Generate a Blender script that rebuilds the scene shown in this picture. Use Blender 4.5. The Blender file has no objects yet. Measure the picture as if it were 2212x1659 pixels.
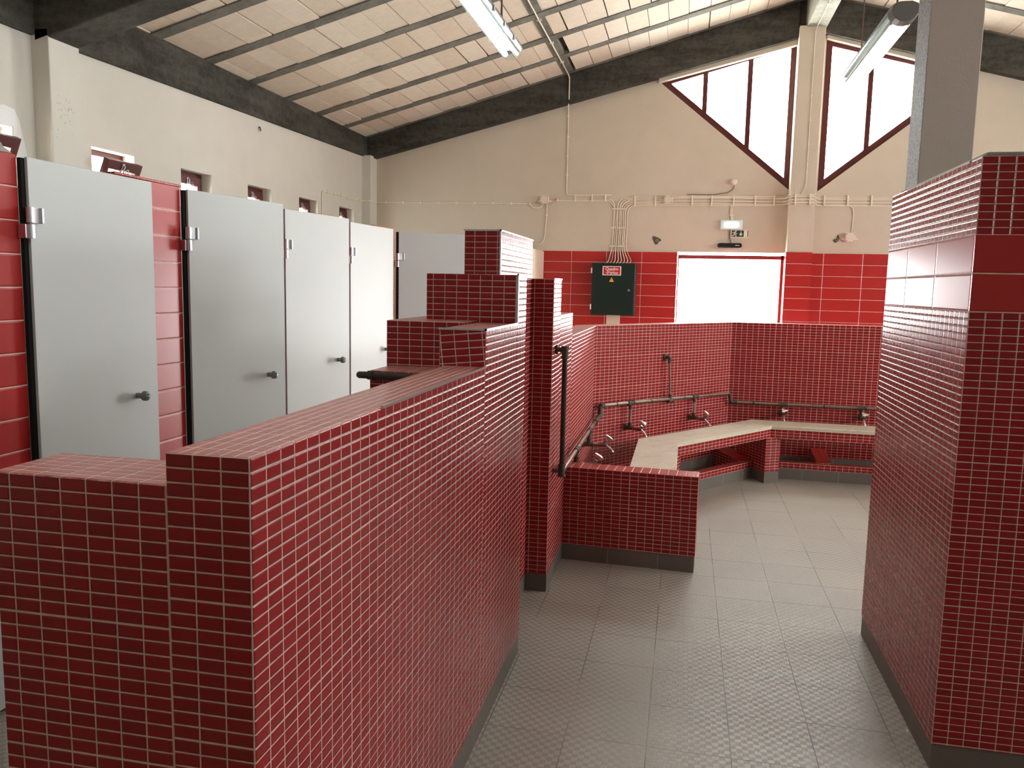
import bpy, bmesh, math, random
from mathutils import Vector, Matrix
from mathutils.geometry import tessellate_polygon
random.seed(7)
PI = math.pi
SC = bpy.context.scene
COL = SC.collection

# ------------------------------------------------------------------ materials
def newmat(name):
    m = bpy.data.materials.new(name); m.use_nodes = True
    nt = m.node_tree; nt.nodes.clear()
    out = nt.nodes.new('ShaderNodeOutputMaterial')
    bs = nt.nodes.new('ShaderNodeBsdfPrincipled')
    nt.links.new(bs.outputs[0], out.inputs[0])
    return m, nt, bs, out

class G:
    """small helper to write node maths"""
    def __init__(s, nt): s.nt = nt
    def n(s, t, **kw):
        nd = s.nt.nodes.new(t)
        for k, v in kw.items(): setattr(nd, k, v)
        return nd
    def link(s, a, b): s.nt.links.new(a, b)
    def inp(s, sock, v):
        if v is None: return
        if isinstance(v, bpy.types.NodeSocket): s.link(v, sock)
        else: sock.default_value = v
    def m(s, op, a, b=None, c=None, clamp=False):
        nd = s.n('ShaderNodeMath', operation=op); nd.use_clamp = clamp
        s.inp(nd.inputs[0], a); s.inp(nd.inputs[1], b)
        if c is not None: s.inp(nd.inputs[2], c)
        return nd.outputs[0]
    def ss(s, v, a, b, lo=0.0, hi=1.0):
        nd = s.n('ShaderNodeMapRange', interpolation_type='SMOOTHSTEP')
        s.inp(nd.inputs[0], v); nd.inputs[1].default_value = a; nd.inputs[2].default_value = b
        nd.inputs[3].default_value = lo; nd.inputs[4].default_value = hi
        return nd.outputs[0]
    def mix(s, f, a, b):
        nd = s.n('ShaderNodeMix', data_type='RGBA')
        s.inp(nd.inputs[0], f); s.inp(nd.inputs[6], a); s.inp(nd.inputs[7], b)
        return nd.outputs[2]
    def mul(s, col, f):
        nd = s.n('ShaderNodeVectorMath', operation='SCALE')
        s.inp(nd.inputs[0], col); s.inp(nd.inputs['Scale'], f)
        return nd.outputs[0]
    def noise(s, vec, scale, detail=3.0, rough=.55):
        nd = s.n('ShaderNodeTexNoise')
        if vec is not None: s.link(vec, nd.inputs['Vector'])
        nd.inputs['Scale'].default_value = scale; nd.inputs['Detail'].default_value = detail
        nd.inputs['Roughness'].default_value = rough
        return nd.outputs[0]
    def bump(s, h, dist, strength=1.0, normal=None):
        nd = s.n('ShaderNodeBump'); s.link(h, nd.inputs['Height'])
        nd.inputs['Distance'].default_value = dist; nd.inputs['Strength'].default_value = strength
        if normal is not None: s.link(normal, nd.inputs['Normal'])
        return nd.outputs[0]
    def xyz(s, vec):
        nd = s.n('ShaderNodeSeparateXYZ'); s.link(vec, nd.inputs[0]); return nd.outputs
    def vec(s, x, y, z=0.0):
        nd = s.n('ShaderNodeCombineXYZ')
        for i, v in enumerate((x, y, z)): s.inp(nd.inputs[i], v)
        return nd.outputs[0]
    def white(s, vec):
        nd = s.n('ShaderNodeTexWhiteNoise', noise_dimensions='3D'); s.link(vec, nd.inputs['Vector']); return nd.outputs['Value']
    def coord(s, which='Object'): return s.n('ShaderNodeTexCoord').outputs[which]
    def scale(s, vec, x, y, z):
        nd = s.n('ShaderNodeVectorMath', operation='MULTIPLY'); s.link(vec, nd.inputs[0]); nd.inputs[1].default_value = (x, y, z)
        return nd.outputs[0]

def c4(c): return (c[0], c[1], c[2], 1.0)

def plain(name, col, rough=.5, metal=0.0, var=0.0, vscale=20, bump=0.0, bscale=60, spec=.5, coat=0):
    m, nt, bs, out = newmat(name); g = G(nt)
    bs.inputs['Roughness'].default_value = rough; bs.inputs['Metallic'].default_value = metal
    bs.inputs['Specular IOR Level'].default_value = spec; bs.inputs['Coat Weight'].default_value = coat
    bs.inputs['Base Color'].default_value = c4(col)
    o = g.coord()
    if var:
        nz = g.noise(o, vscale, 4)
        f = g.m('ADD', g.m('MULTIPLY', g.m('SUBTRACT', nz, .5), 2*var), 1.0)
        g.link(g.mul(c4(col)[:3], f), bs.inputs['Base Color'])
    if bump:
        g.link(g.bump(g.noise(o, bscale, 3), bump), bs.inputs['Normal'])
    return m

def tile_mat(name, pu, pv, gw, col, grout, rough=.2, var=.08, sheet=None, pillow=.0035, depth=.0016, hatch=0, coat=0.0):
    m, nt, bs, out = newmat(name); g = G(nt)
    uv = g.n('ShaderNodeUVMap').outputs[0]
    u, v, _ = g.xyz(uv)
    def dist(c, p):
        q = g.m('DIVIDE', c, p); f = g.m('FRACT', q)
        return g.m('MULTIPLY', g.m('MINIMUM', f, g.m('SUBTRACT', 1.0, f)), p), g.m('FLOOR', q)
    du, iu = dist(u, pu); dv, iv = dist(v, pv)
    d = g.m('MINIMUM', du, dv)
    if sheet:
        su, _ = dist(u, pu*sheet[0]); sv, _ = dist(v, pv*sheet[1])
        d = g.m('MINIMUM', d, g.m('SUBTRACT', g.m('MINIMUM', su, sv), .0006))
    wob = g.m('MULTIPLY', g.m('SUBTRACT', g.noise(uv, 45, 2), .5), .0010)
    d = g.m('ADD', d, wob)
    mask = g.ss(d, gw*.5-.0004, gw*.5+.0004)
    rnd = g.white(g.vec(iu, iv, .37))
    f = g.m('ADD', g.m('MULTIPLY', g.m('SUBTRACT', rnd, .5), 2*var), 1.0)
    cloud = g.noise(uv, 9, 2)
    f = g.m('MULTIPLY', f, g.m('ADD', g.m('MULTIPLY', cloud, .12), .94))
    base = g.mul(col, f)
    gn = g.mul(grout, g.m('ADD', g.m('MULTIPLY', g.noise(uv, 25, 3), .5), .72))
    g.link(g.mix(mask, gn, base), bs.inputs['Base Color'])
    g.link(g.m('ADD', g.m('MULTIPLY', mask, rough-.75), .75), bs.inputs['Roughness'])
    bs.inputs['Specular IOR Level'].default_value = .42
    h = g.ss(d, gw*.5-.0006, gw*.5+pillow)
    # every tile sits at its own slight tilt
    fu = g.m('SUBTRACT', g.m('FRACT', g.m('DIVIDE', u, pu)), .5); fv = g.m('SUBTRACT', g.m('FRACT', g.m('DIVIDE', v, pv)), .5)
    r2 = g.m('SUBTRACT', g.white(g.vec(iu, iv, 4.1)), .5); r3 = g.m('SUBTRACT', g.white(g.vec(iu, iv, 9.7)), .5)
    tilt = g.m('MULTIPLY', g.m('ADD', g.m('MULTIPLY', fu, r2), g.m('MULTIPLY', fv, r3)), .018)
    nrm = g.bump(g.m('ADD', h, tilt), depth)
    g.link(nrm, bs.inputs['Normal'])
    return m

RED = (.29, .0060, .0090)
GROUT = (.70, .49, .425)
M = {}
M['mosaic'] = tile_mat('red_mosaic_tile', .0505, .0249, .0027, RED, GROUT, .27, .10, (8, 10))
M['mosaic_top'] = tile_mat('red_top_tile_painted_sheen', .0505, .0249, .0028, (.52, .15, .135), (.82, .70, .62), .30, .08)  # paler red for wall tops: sheen and top light put into the colour
M['bullnose'] = tile_mat('red_edge_tile', .0520, .152, .0034, (.42, .035, .022), GROUT, .28, .10)
M['brick_red'] = tile_mat('red_trough_tile', .0249, .30, .0016, (.33, .016, .014), (.25, .08, .06), .35, .12)
M['bigtile'] = tile_mat('red_long_tile', .403, .1246, .0042, (.43, .024, .022), (.74, .56, .50), .30, .04, None, .006, .0014)
M['graybase'] = tile_mat('grey_skirting_tile', .30, .60, .0030, (.155, .135, .115), (.42, .38, .33), .45, .05)

def floor_mat():
    m, nt, bs, out = newmat('floor_tile'); g = G(nt)
    p = g.coord('Object'); x, y, z = g.xyz(p)
    PU, PV = .298, .3125
    qx = g.m('DIVIDE', g.m('ADD', x, .663 + PU*40), PU); qy = g.m('DIVIDE', g.m('ADD', y, -3.447 + PV*40), PV)
    # single rows lie a few millimetres off
    row = g.m('FLOOR', qy); colm = g.m('FLOOR', qx)
    qy = g.m('ADD', qy, g.m('MULTIPLY', g.m('SUBTRACT', g.white(g.vec(colm, 3.0, 1.0)), .5), .035))
    fx = g.m('FRACT', qx); fy = g.m('FRACT', qy)
    dx = g.m('MULTIPLY', g.m('MINIMUM', fx, g.m('SUBTRACT', 1.0, fx)), PU)
    dy = g.m('MULTIPLY', g.m('MINIMUM', fy, g.m('SUBTRACT', 1.0, fy)), PV)
    d = g.m('MINIMUM', dx, dy)
    mask = g.ss(d, .0008, .0018)
    N = 14.0
    cx = g.m('MULTIPLY', fx, N); cy = g.m('MULTIPLY', fy, N)
    par = g.m('MODULO', g.m('ADD', g.m('FLOOR', cx), g.m('FLOOR', cy)), 2.0)
    stripe = g.m('FRACT', g.m('MULTIPLY', fx, N*5))
    st = g.ss(g.m('ABSOLUTE', g.m('SUBTRACT', stripe, .5)), .12, .3)
    rib = g.m('MULTIPLY', par, st)
    rnd = g.white(g.vec(g.m('FLOOR', qx), g.m('FLOOR', qy), .2))
    tone = g.m('ADD', g.m('MULTIPLY', rnd, .10), .95)
    big = g.noise(p, .9, 4); fine = g.noise(p, 90, 3)
    tone = g.m('MULTIPLY', tone, g.m('ADD', g.m('MULTIPLY', big, .36), .82))
    tone = g.m('MULTIPLY', tone, g.m('ADD', g.m('MULTIPLY', fine, .16), .92))
    ca = g.mix(par, (.295, .268, .228, 1), (.455, .418, .358, 1))
    ca = g.mix(g.m('MULTIPLY', rib, .35), ca, (.36, .33, .29, 1))
    base = g.mul(ca, tone)
    lightline = g.ss(g.noise(p, 2.2, 2), .42, .6)
    gcol = g.mix(lightline, (.055, .048, .040, 1), (.38, .35, .31, 1))
    g.link(g.mix(mask, gcol, base), bs.inputs['Base Color'])
    g.link(g.m('ADD', g.m('MULTIPLY', par, .14), g.m('ADD', g.m('MULTIPLY', big, .15), .36)), bs.inputs['Roughness'])
    h = g.m('ADD', g.m('MULTIPLY', mask, 1.0), g.m('ADD', g.m('MULTIPLY', par, .35), g.m('MULTIPLY', rib, -.35)))
    g.link(g.bump(h, .0012), bs.inputs['Normal'])
    return m
M['floor'] = floor_mat()

def plaster(name, col, stain=.12):
    m, nt, bs, out = newmat(name); g = G(nt)
    p = g.coord(); big = g.noise(p, .8, 5, .6); mid = g.noise(p, 5, 4); fine = g.noise(p, 120, 3)
    f = g.m('ADD', g.m('MULTIPLY', big, stain*2), 1-stain)
    f = g.m('MULTIPLY', f, g.m('ADD', g.m('MULTIPLY', mid, .10), .95))
    spots = g.ss(g.noise(p, 11, 5, .7), .765, .80)
    base = g.mix(g.m('MULTIPLY', spots, .45), g.mul(col, f), (.22, .19, .16, 1))
    g.link(base, bs.inputs['Base Color']); bs.inputs['Roughness'].default_value = .85
    bs.inputs['Specular IOR Level'].default_value = .25
    g.link(g.bump(g.m('ADD', mid, g.m('MULTIPLY', fine, .25)), .003), bs.inputs['Normal'])
    return m
M['plaster'] = plaster('painted_plaster', (.60, .52, .42))
M['plaster_grey'] = plaster('pale_grey_plaster', (.66, .625, .555), .09)
M['column_paint'] = plaster('grey_painted_concrete', (.60, .535, .49), .06)

def column_rough():
    m, nt, bs, out = newmat('rough_render'); g = G(nt)
    p = g.coord(); n = g.ss(g.noise(p, 110, 5, .75), .32, .68); n2 = g.noise(p, 40, 3)
    g.link(g.mix(n, (.42, .41, .41, 1), (.92, .92, .92, 1)), bs.inputs['Base Color'])
    bs.inputs['Roughness'].default_value = .6
    g.link(g.bump(g.m('ADD', n, n2), .008), bs.inputs['Normal'])
    return m
M['column_rough'] = column_rough()

def concrete(name, lo, hi, bump=.006):
    m, nt, bs, out = newmat(name); g = G(nt)
    p = g.coord(); a = g.noise(g.scale(p, 1, 1, 4), 2.2, 6, .65); b = g.noise(p, 22, 5, .7); c = g.noise(p, 90, 3)
    t = g.m('ADD', g.m('MULTIPLY', a, .6), g.m('MULTIPLY', b, .4))
    t = g.ss(t, .30, .72)
    base = g.mix(t, c4(lo), c4(hi))
    wht = g.ss(g.noise(p, 14, 4, .75), .70, .76)
    base = g.mix(g.m('MULTIPLY', wht, .35), base, (.34, .31, .26, 1))
    g.link(base, bs.inputs['Base Color']); bs.inputs['Roughness'].default_value = .85
    bs.inputs['Specular IOR Level'].default_value = .2
    g.link(g.bump(g.m('ADD', b, g.m('MULTIPLY', c, .5)), bump), bs.inputs['Normal'])
    return m
M['beam'] = concrete('dark_concrete', (.030, .028, .022), (.105, .098, .080))
M['ridge'] = concrete('pale_concrete', (.20, .19, .15), (.40, .38, .31))
M['joist'] = concrete('joist_concrete', (.11, .105, .085), (.25, .235, .20))
M['mortar'] = concrete('mortar', (.26, .25, .23), (.48, .46, .42), .003)

def block_mat():
    m, nt, bs, out = newmat('hollow_clay_block'); g = G(nt)
    uv = g.n('ShaderNodeUVMap').outputs[0]; u, v, _ = g.xyz(uv)
    geo = g.n('ShaderNodeNewGeometry'); rnd = geo.outputs['Random Per Island']
    w = g.m('FRACT', g.m('MULTIPLY', v, 1/.021))
    groove = g.ss(g.m('ABSOLUTE', g.m('SUBTRACT', w, .5)), .08, .22)
    nz = g.noise(uv, 14, 5, .65); fine = g.noise(g.scale(uv, 6, 90, 1), 3, 4)
    base = g.mix(rnd, (.76, .635, .51, 1), (.86, .765, .64, 1))
    base = g.mul(base, g.m('ADD', g.m('MULTIPLY', nz, .26), .86))
    base = g.mul(base, g.m('ADD', g.m('MULTIPLY', fine, .14), .93))
    base = g.mul(base, g.m('ADD', g.m('MULTIPLY', groove, .13), .87))
    stain = g.ss(g.noise(uv, 5, 4, .7), .66, .76)
    base = g.mix(g.m('MULTIPLY', stain, .35), base, (.42, .36, .27, 1))
    g.link(base, bs.inputs['Base Color']); bs.inputs['Roughness'].default_value = .9
    bs.inputs['Specular IOR Level'].default_value = .15
    g.link(g.bump(g.m('ADD', groove, g.m('MULTIPLY', fine, .4)), .003), bs.inputs['Normal'])
    return m
M['block'] = block_mat()
M['dark_gap'] = plain('dark_gap', (.035, .028, .022), .9)
M['slab'] = plain('roof_slab', (.55, .46, .36), .9, var=.1, vscale=3)

def marble():
    m, nt, bs, out = newmat('cream_marble'); g = G(nt)
    p = g.coord(); warp = g.noise(p, 3, 5, .6)
    pv = g.n('ShaderNodeVectorMath', operation='ADD'); g.link(p, pv.inputs[0]); g.link(g.mul((1.0, .8, .5), warp), pv.inputs[1])
    n = g.noise(pv.outputs[0], 2.6, 6, .6)
    vein = g.ss(g.m('ABSOLUTE', g.m('SUBTRACT', n, .5)), .0, .035)
    cloud = g.noise(p, 7, 5, .6)
    base = g.mix(cloud, (.62, .555, .43, 1), (.76, .71, .60, 1))
    base = g.mix(g.m('ADD', g.m('MULTIPLY', vein, .55), .45), (.50, .42, .32, 1), base)
    g.link(base, bs.inputs['Base Color']); bs.inputs['Roughness'].default_value = .3
    return m
M['marble'] = marble()
M['marble_edge'] = plain('cream_marble_edge', (.74, .67, .52), .4, var=.1, vscale=30)

M['laminate'] = plain('pale_grey_laminate', (.54, .56, .55), .5, var=.03, vscale=3)
M['laminate_edge'] = plain('laminate_edge', (.74, .68, .62), .5)
M['alu'] = plain('brushed_aluminium', (.58, .58, .60), .33, 1.0)
M['steel_trim'] = plain('steel_trim', (.66, .67, .70), .3, 1.0)
M['knob'] = plain('grey_plastic', (.17, .18, .18), .4)
M['black'] = plain('black_plastic', (.012, .012, .013), .3)
M['hole'] = plain('black_hole', (.004, .004, .004), .9)
M['pipe'] = plain('old_galvanised_pipe', (.34, .28, .23), .30, .8, var=.25, vscale=14)
M['fitting'] = plain('rusty_fitting', (.10, .085, .06), .6, .4, var=.4, vscale=40, bump=.001)
M['dark_pipe'] = plain('dark_painted_pipe', (.055, .042, .032), .35, .3, var=.2, vscale=20)
M['chrome'] = plain('chrome', (.82, .82, .84), .12, 1.0)
M['brass'] = plain('worn_tap_brass', (.28, .21, .19), .28, 1.0)
M['maroon'] = plain('maroon_paint', (.085, .012, .010), .4, var=.25, vscale=9)
M['redframe'] = plain('red_frame_paint', (.30, .035, .035), .4, var=.1, vscale=9)
M['cable'] = plain('cream_cable', (.82, .74, .60), .6)
M['cream_box'] = plain('cream_plastic', (.72, .62, .53), .5)
M['green'] = plain('dark_green_enamel', (.0075, .022, .018), .3, var=.1, vscale=3)
M['white'] = plain('white_paint', (.80, .80, .78), .5)
M['sign_red'] = plain('sign_red', (.56, .006, .012), .4)
M['sign_green'] = plain('sign_green', (.006, .040, .025), .4)
M['sign_cream'] = plain('photoluminescent_cream', (.76, .72, .58), .5)
M['yellow'] = plain('warning_yellow', (.80, .48, .03), .45)
M['silver'] = plain('silver_rim', (.75, .75, .76), .2, 1.0)
M['reflector'] = plain('dull_reflector', (.10, .125, .12), .4)
M['wire'] = plain('brown_wire', (.14, .09, .06), .7)
M['lamp_grey'] = plain('lamp_grey_plastic', (.12, .12, .115), .5)
M['tube_off'] = plain('unlit_tube', (.42, .42, .30), .3)
M['patch'] = plain('bare_render_patch', (.085, .078, .068), .95, var=.3, vscale=40, bump=.003)
M['soil'] = plain('outdoor_ground', (.62, .60, .55), .9, var=.1, vscale=2)

def emit(name, col, s):
    m = bpy.data.materials.new(name); m.use_nodes = True; nt = m.node_tree; nt.nodes.clear()
    o = nt.nodes.new('ShaderNodeOutputMaterial'); e = nt.nodes.new('ShaderNodeEmission')
    e.inputs[0].default_value = c4(col); e.inputs[1].default_value = s
    nt.links.new(e.outputs[0], o.inputs[0]); return m
M['tube_on'] = emit('lit_tube', (.93, 1.0, .98), 26.0)
M['em_led'] = emit('emergency_tube', (.90, .96, 1.0), 4.0)

def glassy(name, tint, gl, rough=.05, fac=.10, diff=0.0):
    """thin clear sheet: mostly see-through, with a faint gloss"""
    m = bpy.data.materials.new(name); m.use_nodes = True; nt = m.node_tree; nt.nodes.clear(); g = G(nt)
    o = g.n('ShaderNodeOutputMaterial'); t = g.n('ShaderNodeBsdfTransparent'); t.inputs[0].default_value = c4(tint)
    gs = g.n('ShaderNodeBsdfGlossy'); gs.inputs[0].default_value = c4(gl); gs.inputs['Roughness'].default_value = rough
    lw = g.n('ShaderNodeLayerWeight'); fr = g.m('ADD', g.m('MULTIPLY', g.m('POWER', lw.outputs['Facing'], 5.0), .6), .035)
    mx = g.n('ShaderNodeMixShader'); g.link(fr, mx.inputs[0]); g.link(t.outputs[0], mx.inputs[1]); g.link(gs.outputs[0], mx.inputs[2])
    last = mx.outputs[0]
    if diff:
        d = g.n('ShaderNodeBsdfDiffuse'); d.inputs[0].default_value = (.85, .9, .9, 1)
        m2 = g.n('ShaderNodeMixShader'); m2.inputs[0].default_value = diff
        g.link(last, m2.inputs[1]); g.link(d.outputs[0], m2.inputs[2]); last = m2.outputs[0]
    g.link(last, o.inputs[0]); return m
M['glass'] = glassy('window_glass', (.96, .98, .98), (1, 1, 1))
M['diffuser'] = glassy('clear_ribbed_cover', (.90, .97, .97), (1, 1, 1), .15, .1, .03)

# ------------------------------------------------------------------ mesh building
class MB:
    def __init__(s): s.v = []; s.f = []; s.uv = []; s.mi = []; s.xf = Matrix.Identity(4); s.cur = 0
    def add(s, pts, faces, uvs=None):
        b = len(s.v)
        for p in pts: s.v.append(tuple(s.xf @ Vector(p)))
        for i, f in enumerate(faces):
            s.f.append([b+k for k in f]); s.uv.append(uvs[i] if uvs else [(0, 0)]*len(f)); s.mi.append(s.cur)
        return s
    def box(s, x0, x1, y0, y1, z0, z1, ux=None, uy=None, vz=None, mtop=None, skip='', rot=None):
        ux = x0 if ux is None else ux; uy = y0 if uy is None else uy; vz = z1 if vz is None else vz
        P = [(x0,y0,z0),(x1,y0,z0),(x1,y1,z0),(x0,y1,z0),(x0,y0,z1),(x1,y0,z1),(x1,y1,z1),(x0,y1,z1)]
        F = {'-z':[0,3,2,1],'+z':[4,5,6,7],'-y':[0,1,5,4],'+x':[1,2,6,5],'+y':[2,3,7,6],'-x':[3,0,4,7]}
        longx = (x1-x0) >= (y1-y0)
        def uvf(k, p):
            if k in ('-y', '+y'): q = (p[0]-ux, vz-p[2])
            elif k in ('-x', '+x'): q = (p[1]-uy, vz-p[2])
            else: q = (p[0]-ux, p[1]-y0) if longx else (p[1]-uy, p[0]-x0)
            if rot and k == '-y':
                a = rot; q = (q[0]*math.cos(a)-q[1]*math.sin(a), q[0]*math.sin(a)+q[1]*math.cos(a))
            return q
        c0 = s.cur
        for k, f in F.items():
            if k in skip.split(): continue
            s.cur = mtop if (mtop is not None and k == '+z') else c0
            s.add([P[i] for i in f], [[0,1,2,3]], [[uvf(k, P[i]) for i in f]])
        s.cur = c0; return s
    def prism(s, poly, fn0, fn1):
        """poly: list of 2-D points; fn0/fn1 map them to the two end faces"""
        n = len(poly); a = [fn0(p) for p in poly]; b = [fn1(p) for p in poly]
        F = [list(range(n))[::-1], [n+i for i in range(n)]]
        for i in range(n): F.append([i, (i+1) % n, n+(i+1) % n, n+i])
        return s.add(a+b, F)
    def tube(s, pts, r, seg=8, cap=True):
        pts = [Vector(p) for p in pts]; rings = []; n = len(pts)
        for i in range(1, n):
            if (pts[i]-pts[i-1]).length < 1e-6: pts[i] = pts[i] + (pts[i]-pts[i-2]).normalized()*2e-4
        t0 = (pts[1]-pts[0]).normalized(); up = Vector((0,0,1)) if abs(t0.z) < .9 else Vector((0,1,0))
        nrm = (up - t0*up.dot(t0)).normalized()
        for i, p in enumerate(pts):
            a = (pts[i]-pts[i-1]).normalized() if i > 0 else None
            b = (pts[i+1]-pts[i]).normalized() if i < n-1 else None
            t = a if b is None else b if a is None else (a+b).normalized()
            nrm = (nrm - t*nrm.dot(t)).normalized(); bi = t.cross(nrm)
            k = 1.0
            if a is not None and b is not None: k = min(1.5, 1/max(.4, math.cos(a.angle(b)/2)))
            rr = r[i] if isinstance(r, (list, tuple)) else r
            rings.append([p + (nrm*math.cos(2*PI*j/seg) + bi*math.sin(2*PI*j/seg))*rr*k for j in range(seg)])
        P = [q for R in rings for q in R]; F = []
        for i in range(n-1):
            for j in range(seg): F.append([i*seg+j, i*seg+(j+1) % seg, (i+1)*seg+(j+1) % seg, (i+1)*seg+j])
        if cap: F.append(list(range(seg))[::-1]); F.append([(n-1)*seg+j for j in range(seg)])
        return s.add(P, F)
    def cyl(s, a, b, r, seg=16): return s.tube([a, b], r, seg)
    def strip(s, front, back, z0, z1, uoff=0.0, mtop=None, vz=None):
        """wall that follows a poly-line in plan; front is the side seen"""
        L = [uoff]
        for i in range(1, len(front)): L.append(L[-1] + (Vector(front[i])-Vector(front[i-1])).length)
        vz = z1 if vz is None else vz; n = len(front); c0 = s.cur
        f3 = lambda p, z: (p[0], p[1], z)
        for i in range(n-1):
            a, b, c, d = front[i], front[i+1], back[i+1], back[i]
            w0 = (Vector(a)-Vector(d)).length; w1 = (Vector(b)-Vector(c)).length
            s.add([f3(a,z0), f3(b,z0), f3(b,z1), f3(a,z1)], [[0,1,2,3]], [[(L[i],vz-z0),(L[i+1],vz-z0),(L[i+1],vz-z1),(L[i],vz-z1)]])
            s.add([f3(c,z0), f3(d,z0), f3(d,z1), f3(c,z1)], [[0,1,2,3]], [[(L[i+1],vz-z0),(L[i],vz-z0),(L[i],vz-z1),(L[i+1],vz-z1)]])
            s.cur = mtop if mtop is not None else c0
            s.add([f3(a,z1), f3(b,z1), f3(c,z1), f3(d,z1)], [[0,1,2,3]], [[(L[i],0),(L[i+1],0),(L[i+1],w1),(L[i],w0)]])
            s.cur = c0
            s.add([f3(a,z0), f3(d,z0), f3(c,z0), f3(b,z0)], [[0,1,2,3]], [[(L[i],0),(L[i],w0),(L[i+1],w1),(L[i+1],0)]])
        for i, fl in ((0, 0), (n-1, 1)):
            a, d = front[i], back[i]; w = (Vector(a)-Vector(d)).length
            P = [f3(d,z0), f3(a,z0), f3(a,z1), f3(d,z1)]; U = [(0,vz-z0),(w,vz-z0),(w,vz-z1),(0,vz-z1)]
            if fl: P = P[::-1]; U = U[::-1]
            s.add(P, [[0,1,2,3]], [U])
        return s
    def build(s, name, mats, parent=None, smooth=False, bevel=0.0, seg=2, merge=False):
        me = bpy.data.meshes.new(name); me.from_pydata(s.v, [], s.f)
        uvl = me.uv_layers.new(name='UVMap'); k = 0
        for fi, f in enumerate(s.f):
            for c in range(len(f)): uvl.data[k].uv = s.uv[fi][c]; k += 1
        mats = mats if isinstance(mats, (list, tuple)) else [mats]
        for m in mats: me.materials.append(M[m] if isinstance(m, str) else m)
        for i, p in enumerate(me.polygons): p.material_index = s.mi[i]; p.use_smooth = smooth
        if merge or bevel:
            bm = bmesh.new(); bm.from_mesh(me); bmesh.ops.remove_doubles(bm, verts=bm.verts, dist=1e-5); bm.to_mesh(me); bm.free()
        me.update()
        o = bpy.data.objects.new(name, me); COL.objects.link(o)
        if parent: o.parent = parent
        if bevel:
            b = o.modifiers.new('bevel', 'BEVEL'); b.width = bevel; b.segments = seg; b.limit_method = 'ANGLE'; b.angle_limit = .6
        if smooth:
            try:
                me.set_sharp_from_angle(angle=.7)
            except Exception: pass
        return o

def thing(name, label, cat, loc=(0,0,0), group=None, rz=0.0):
    o = bpy.data.objects.new(name, None); COL.objects.link(o); o.location = loc; o.rotation_euler = (0,0,rz)
    o.empty_display_size = .05
    o['label'] = label; o['category'] = cat
    if group: o['group'] = group
    return o
def tag(o, label, cat, group=None, kind=None):
    o['label'] = label; o['category'] = cat
    if group: o['group'] = group
    if kind: o['kind'] = kind
    return o
def struct(o, label=None, cat=None):
    o['kind'] = 'structure'
    if label: o['label'] = label; o['category'] = cat
    return o
def frame(o, x=(1,0,0), y=(0,1,0), z=(0,0,1)):
    return Matrix(((x[0],y[0],z[0],o[0]),(x[1],y[1],z[1],o[1]),(x[2],y[2],z[2],o[2]),(0,0,0,1)))
def arc(c, r, a0, a1, n, ax, ay):
    c = Vector(c); ax = Vector(ax); ay = Vector(ay)
    return [c + ax*r*math.cos(a0+(a1-a0)*i/n) + ay*r*math.sin(a0+(a1-a0)*i/n) for i in range(n+1)]
def rounded(pts, r=.06, n=5):
    """poly-line with rounded corners"""
    P = [Vector(p) for p in pts]; out = [P[0]]
    for i in range(1, len(P)-1):
        a = P[i-1]-P[i]; b = P[i+1]-P[i]; k = min(r, a.length*.49, b.length*.49)
        s, e = P[i]+a.normalized()*k, P[i]+b.normalized()*k
        for j in range(n+1):
            t = j/n; out.append(s*(1-t)**2 + P[i]*2*t*(1-t) + e*t*t)
    out.append(P[-1]); return out
def panel_with_holes(mb, outer, holes, to3, thick):
    """flat wall: to3(u,v,d) -> 3-D, d runs through the thickness"""
    loops = [[Vector((p[0], p[1], 0)) for p in l] for l in [outer]+holes]
    flat = [p for l in loops for p in l]; tri = tessellate_polygon(loops)
    for d, rev in ((0, False), (thick, True)):
        for t in tri:
            q = [flat[i] for i in t]
            nrm = (q[1]-q[0]).cross(q[2]-q[0]).z
            if (nrm > 0) == rev: q = q[::-1]
            mb.add([to3(p.x, p.y, d) for p in q], [[0,1,2]], [[(p.x, p.y) for p in q]])
    for l in loops:
        for i in range(len(l)):
            a, b = l[i], l[(i+1) % len(l)]
            mb.add([to3(a.x,a.y,0), to3(b.x,b.y,0), to3(b.x,b.y,thick), to3(a.x,a.y,thick)], [[0,1,2,3]])
    return mb

# ------------------------------------------------------------------ dimensions
XL, XR, YB, YR = -3.83, 6.28, 9.50, -4.0
RX, RZ, SL = 1.226, 4.745, .273
def ceil(x): return RZ - SL*abs(x-RX)
XC = -2.47                      # face of the cubicle fronts

# ------------------------------------------------------------------ floor, walls
fl = MB(); fl.box(XL-.3, XR+.3, YR-.3, YB+.3, -.12, 0)
struct(fl.build('floor', 'floor'), 'grey beige checker-textured tiled floor', 'floor')
gr = MB(); gr.box(-2, 4, YB+.31, YB+8.0, -.25, -.02)
struct(gr.build('ground_outside', 'soil'), 'bright paved ground outside the open doorway', 'ground')

# left wall with its row of little hopper windows
WINS = [(3.69, 4.11), (4.75, 5.172), (5.716, 6.128), (6.695, 7.115), (7.676, 8.102), (8.649, 9.053)]
WZ0, WZ1 = 2.00, 2.496
outer = [(YR, 0), (YB, 0), (YB, 3.34), (YR, 3.34)]
holes = [[(a, WZ0), (b, WZ0), (b, WZ1), (a, WZ1)] for a, b in WINS]
w = panel_with_holes(MB(), outer, holes, lambda u, v, d: (XL-d, u, v), .25)
struct(w.build('wall_left', 'plaster_grey'), 'long pale plaster wall on the left with small windows', 'wall')
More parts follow.
